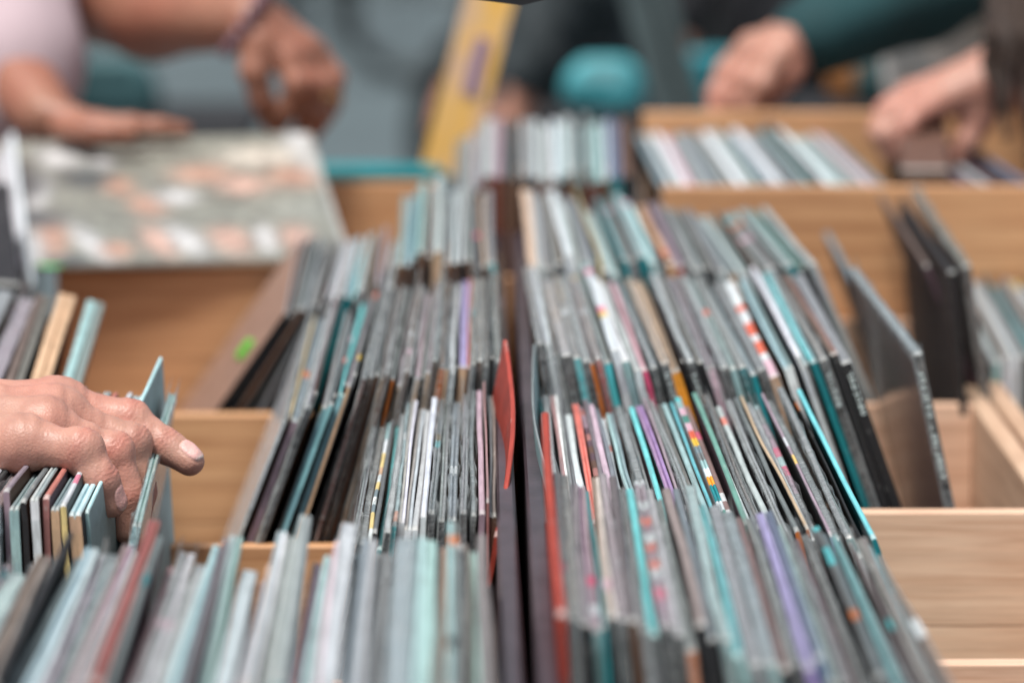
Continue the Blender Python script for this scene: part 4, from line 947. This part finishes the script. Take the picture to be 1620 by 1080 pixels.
# bags
M_FLAP = simple('pale_cyan_flap', hexc(140, 205, 212), .6, 0, .1, 8)
def bag(name, label, c, size, m, strap=True, flat=1.0, mh=None):
    c = Vector(c); e = empty(name, (c.x, c.y, c.z)); tag(e, label, 'bag')
    w, d, h = size
    Vs, Fs = sdf_mesh([limb((-w * .32, 0, h * .28), (w * .32, 0, h * .28), h * .30, h * .30, .03), limb((-w * .26, 0, h * .62), (w * .26, 0, h * .62), h * .27, h * .27, .03), limb((-w * .36, 0, h * .2), (w * .36, 0, h * .2), h * .2, h * .2, .03)], max(.006, h / 40), .03)
    Vs = Vs * V3((1, d / h, 1)); Vs = cloth_fold(Vs, Fs, h * .015, 14 / h * .3, 2); np_obj('bag_body', [(Vs, Fs)], m, e)
    if name == 'handbag':
        mb = MB(); mb.box((-w * .34, -d * .36, h * .42), (w * .30, -d * .33, h * .80), .0015); mb.build('flap', M_FLAP if 'bright' in label else m, e)
    mb = MB(); mb.tube([(w * .22 * math.cos(t), 0, h * .82 + h * .28 * math.sin(t)) for t in np.linspace(0, math.pi, 14)], h * .022, 8); mb.build('handle', mh or M_BFAB, e, True)
mt = simple('teal_nylon', hexc(70, 160, 170), .6, 0, .5, 14); 
def stand(u, v, Y): return P(u, v, Y)
def stool(u, v, Y, w, label):
    p = P(u, v, Y); e = empty('folding_stool', (p.x, p.y, 0)); tag(e, label, 'stool')
    mb = MB(); mb.box((-w / 2, -w / 2, p.z - .03), (w / 2, w / 2, p.z), .006); mb.build('seat', M_BFAB, e)
    for sx in (-1, 1):
        for sy in (-1, 1): mb = MB(); mb.tube([(sx * w * .44, sy * w * .44, 0), (sx * w * .40, sy * w * .40, p.z - .03)], .012, 8); mb.build('leg', M_BLACK, e, True)
    return p
p = stool(955, 172, 4.9, .16, 'small black stool holding the bright teal bag behind the far stack'); bag('handbag', 'bright teal bag on the small stool behind the far stack', (p.x + .0, p.y, p.z), (.082, .07, .075), mt)
p = stool(196, 182, 5.6, .40, 'black stool holding the dark teal bag at the back left'); bag('handbag', 'dark teal bag on the stool behind the flat hand', (p.x - .03, p.y, p.z), (.16, .10, .10), simple('dark_teal_nylon', hexc(60, 96, 100), .7, 0, .3, 8))
bag('pouch', 'small orange pouch on the stool at the back left', (p.x - .115, p.y - .05, p.z), (.07, .05, .055), simple('orange_leather', hexc(176, 108, 60), .6))
p = stool(1440, 166, 4.9, .30, 'black stool holding the dark green bag at the back right'); bag('handbag', 'round dark green bag on the stool behind the back right crate', (p.x, p.y, p.z), (.14, .09, .085), simple('dark_green_nylon', hexc(34, 66, 68), .7, 0, .3, 8))
bag('pouch', 'small amber pouch beside the dark green bag', (p.x - .062, p.y + .03, p.z), (.04, .03, .085), simple('amber_leather', hexc(150, 96, 48), .6))
p = stool(1140, 182, 5.2, .30, 'black stool holding the deep teal bag behind the reaching hand'); bag('handbag', 'deep teal bag on the stool behind the reaching hand', (p.x - .01, p.y, p.z), (.10, .08, .10), simple('deep_teal_nylon', hexc(0, 120, 132), .6, 0, .2, 8))
# bystanders seen only as dark clothes between the hands
def bystander(x, y, face, label, skin, sm, tm, hair, seed):
    f = Vector(face).normalized(); sd = Vector((-f.y, f.x, 0)) * -1
    B0 = Vector((x, y, 0)); q = lambda a, b, z: B0 + sd * a + f * b + Vector((0, 0, z))
    fgx = figure(q(0, 0, .98), q(0, .02, 1.30), q(0, .02, 1.46), q(0, .04, 1.62), (f.x, f.y, -.1), q(-.19, 0, 1.42), q(.19, 0, 1.42), (q(-.26, -.02, 1.13), q(-.24, .10, .90)), (q(.26, -.02, 1.13), q(.24, .10, .90)), q(-.11, 0, 0), q(.11, 0, 0))
    hs = []
    for s in (-1, 1):
        w = q(.24 * s, .10, .90); h_ = [limb(w, q(.235 * s, .12, .83), .025, .026, .01)]
        for i in range(4): h_.append(limb(q(.235 * s, .10 + .018 * i, .825), q(.22 * s, .10 + .02 * i, .745 + .006 * abs(i - 1.5)), .010, .0075, .005))
        h_.append(limb(q(.23 * s, .14, .85), q(.21 * s, .165, .79), .012, .009, .006)); hs.append(h_)
    return person(label, fgx, hs, skin, sm, tm, hair, sleeve=(1.8, 1.8), hres=.003, seed=seed)
p = P(1335, 100, 6.0); bystander(p.x, 6.0, (-.4, -1, 0), 'standing person in black clothes behind the two reaching hands', hexc(190, 140, 120), fabric('black_coat', (.015, .016, .02)), fabric('black_trousers', (.014, .015, .02)), M_HAIRK, 11)
p = P(893, 60, 5.6); bystander(p.x, 5.6, (-1, -.15, 0), 'standing person in dark grey clothes far behind the middle stack', hexc(190, 140, 120), fabric('charcoal_coat', (.035, .045, .05)), fabric('charcoal_slacks', (.03, .04, .044)), M_HAIRB, 12)
p = P(1185, 30, 6.6); bystander(p.x, 6.6, (1, -.2, 0), 'standing person in dark olive grey clothes far behind the teal jacket', hexc(190, 140, 120), fabric('olive_coat', (.06, .055, .05)), fabric('slate_trousers', (.05, .055, .055)), M_HAIRB, 13)
p = gp(505, 62); bystander(p.x, p.y, (.2, -1, 0), 'person in dark trousers standing far off on the pavement, only the shins in view', hexc(180, 130, 110), fabric('dark_top', (.04, .05, .055)), fabric('dark_slacks', (.015, .018, .022)), M_HAIRB, 14)
p = gp(600, -10); bystander(p.x, p.y, (-.3, -1, 0), 'person in dark teal trousers far off, right of the other distant shins', hexc(180, 130, 110), fabric('grey_top', (.05, .05, .055)), fabric('teal_slacks', (.015, .04, .045)), M_HAIRK, 15)
# ------------------------------------------------------------------ light
w = bpy.data.worlds.new('World'); scene.world = w; w.use_nodes = True; N, L = w.node_tree.nodes, w.node_tree.links
sky = N.new('ShaderNodeTexSky'); sky.sky_type = 'NISHITA'; sky.sun_disc = False; EL, AZ = R(68), R(215)
sky.sun_elevation = EL; sky.sun_rotation = AZ; sky.dust_density = 3; sky.air_density = 1.2
bg_ = N['Background']; bg_.inputs['Strength'].default_value = .07
hs = N.new('ShaderNodeHueSaturation'); hs.inputs['Saturation'].default_value = .45; L.new(sky.outputs[0], hs.inputs['Color']); L.new(hs.outputs[0], bg_.inputs['Color'])
ld = bpy.data.lights.new('sun', 'SUN'); ld.energy = 2.4; ld.angle = R(16); ld.color = (1, .96, .9); lo = bpy.data.objects.new('sun', ld); COL.objects.link(lo)
dirv = Vector((math.sin(AZ) * math.cos(EL), math.cos(AZ) * math.cos(EL), math.sin(EL)))
lo.rotation_euler = dirv.to_track_quat('Z', 'Y').to_euler(); lo.location = (0, 0, 5)
scene.view_settings.view_transform = 'Standard'; scene.view_settings.look = 'None'; scene.view_settings.exposure = .76; scene.view_settings.gamma = 1
scene.render.engine = 'CYCLES'; scene.cycles.max_bounces = 6; scene.cycles.transparent_max_bounces = 16; scene.cycles.use_denoising = True
print('records', NREC[0], 'objects', len(bpy.data.objects))
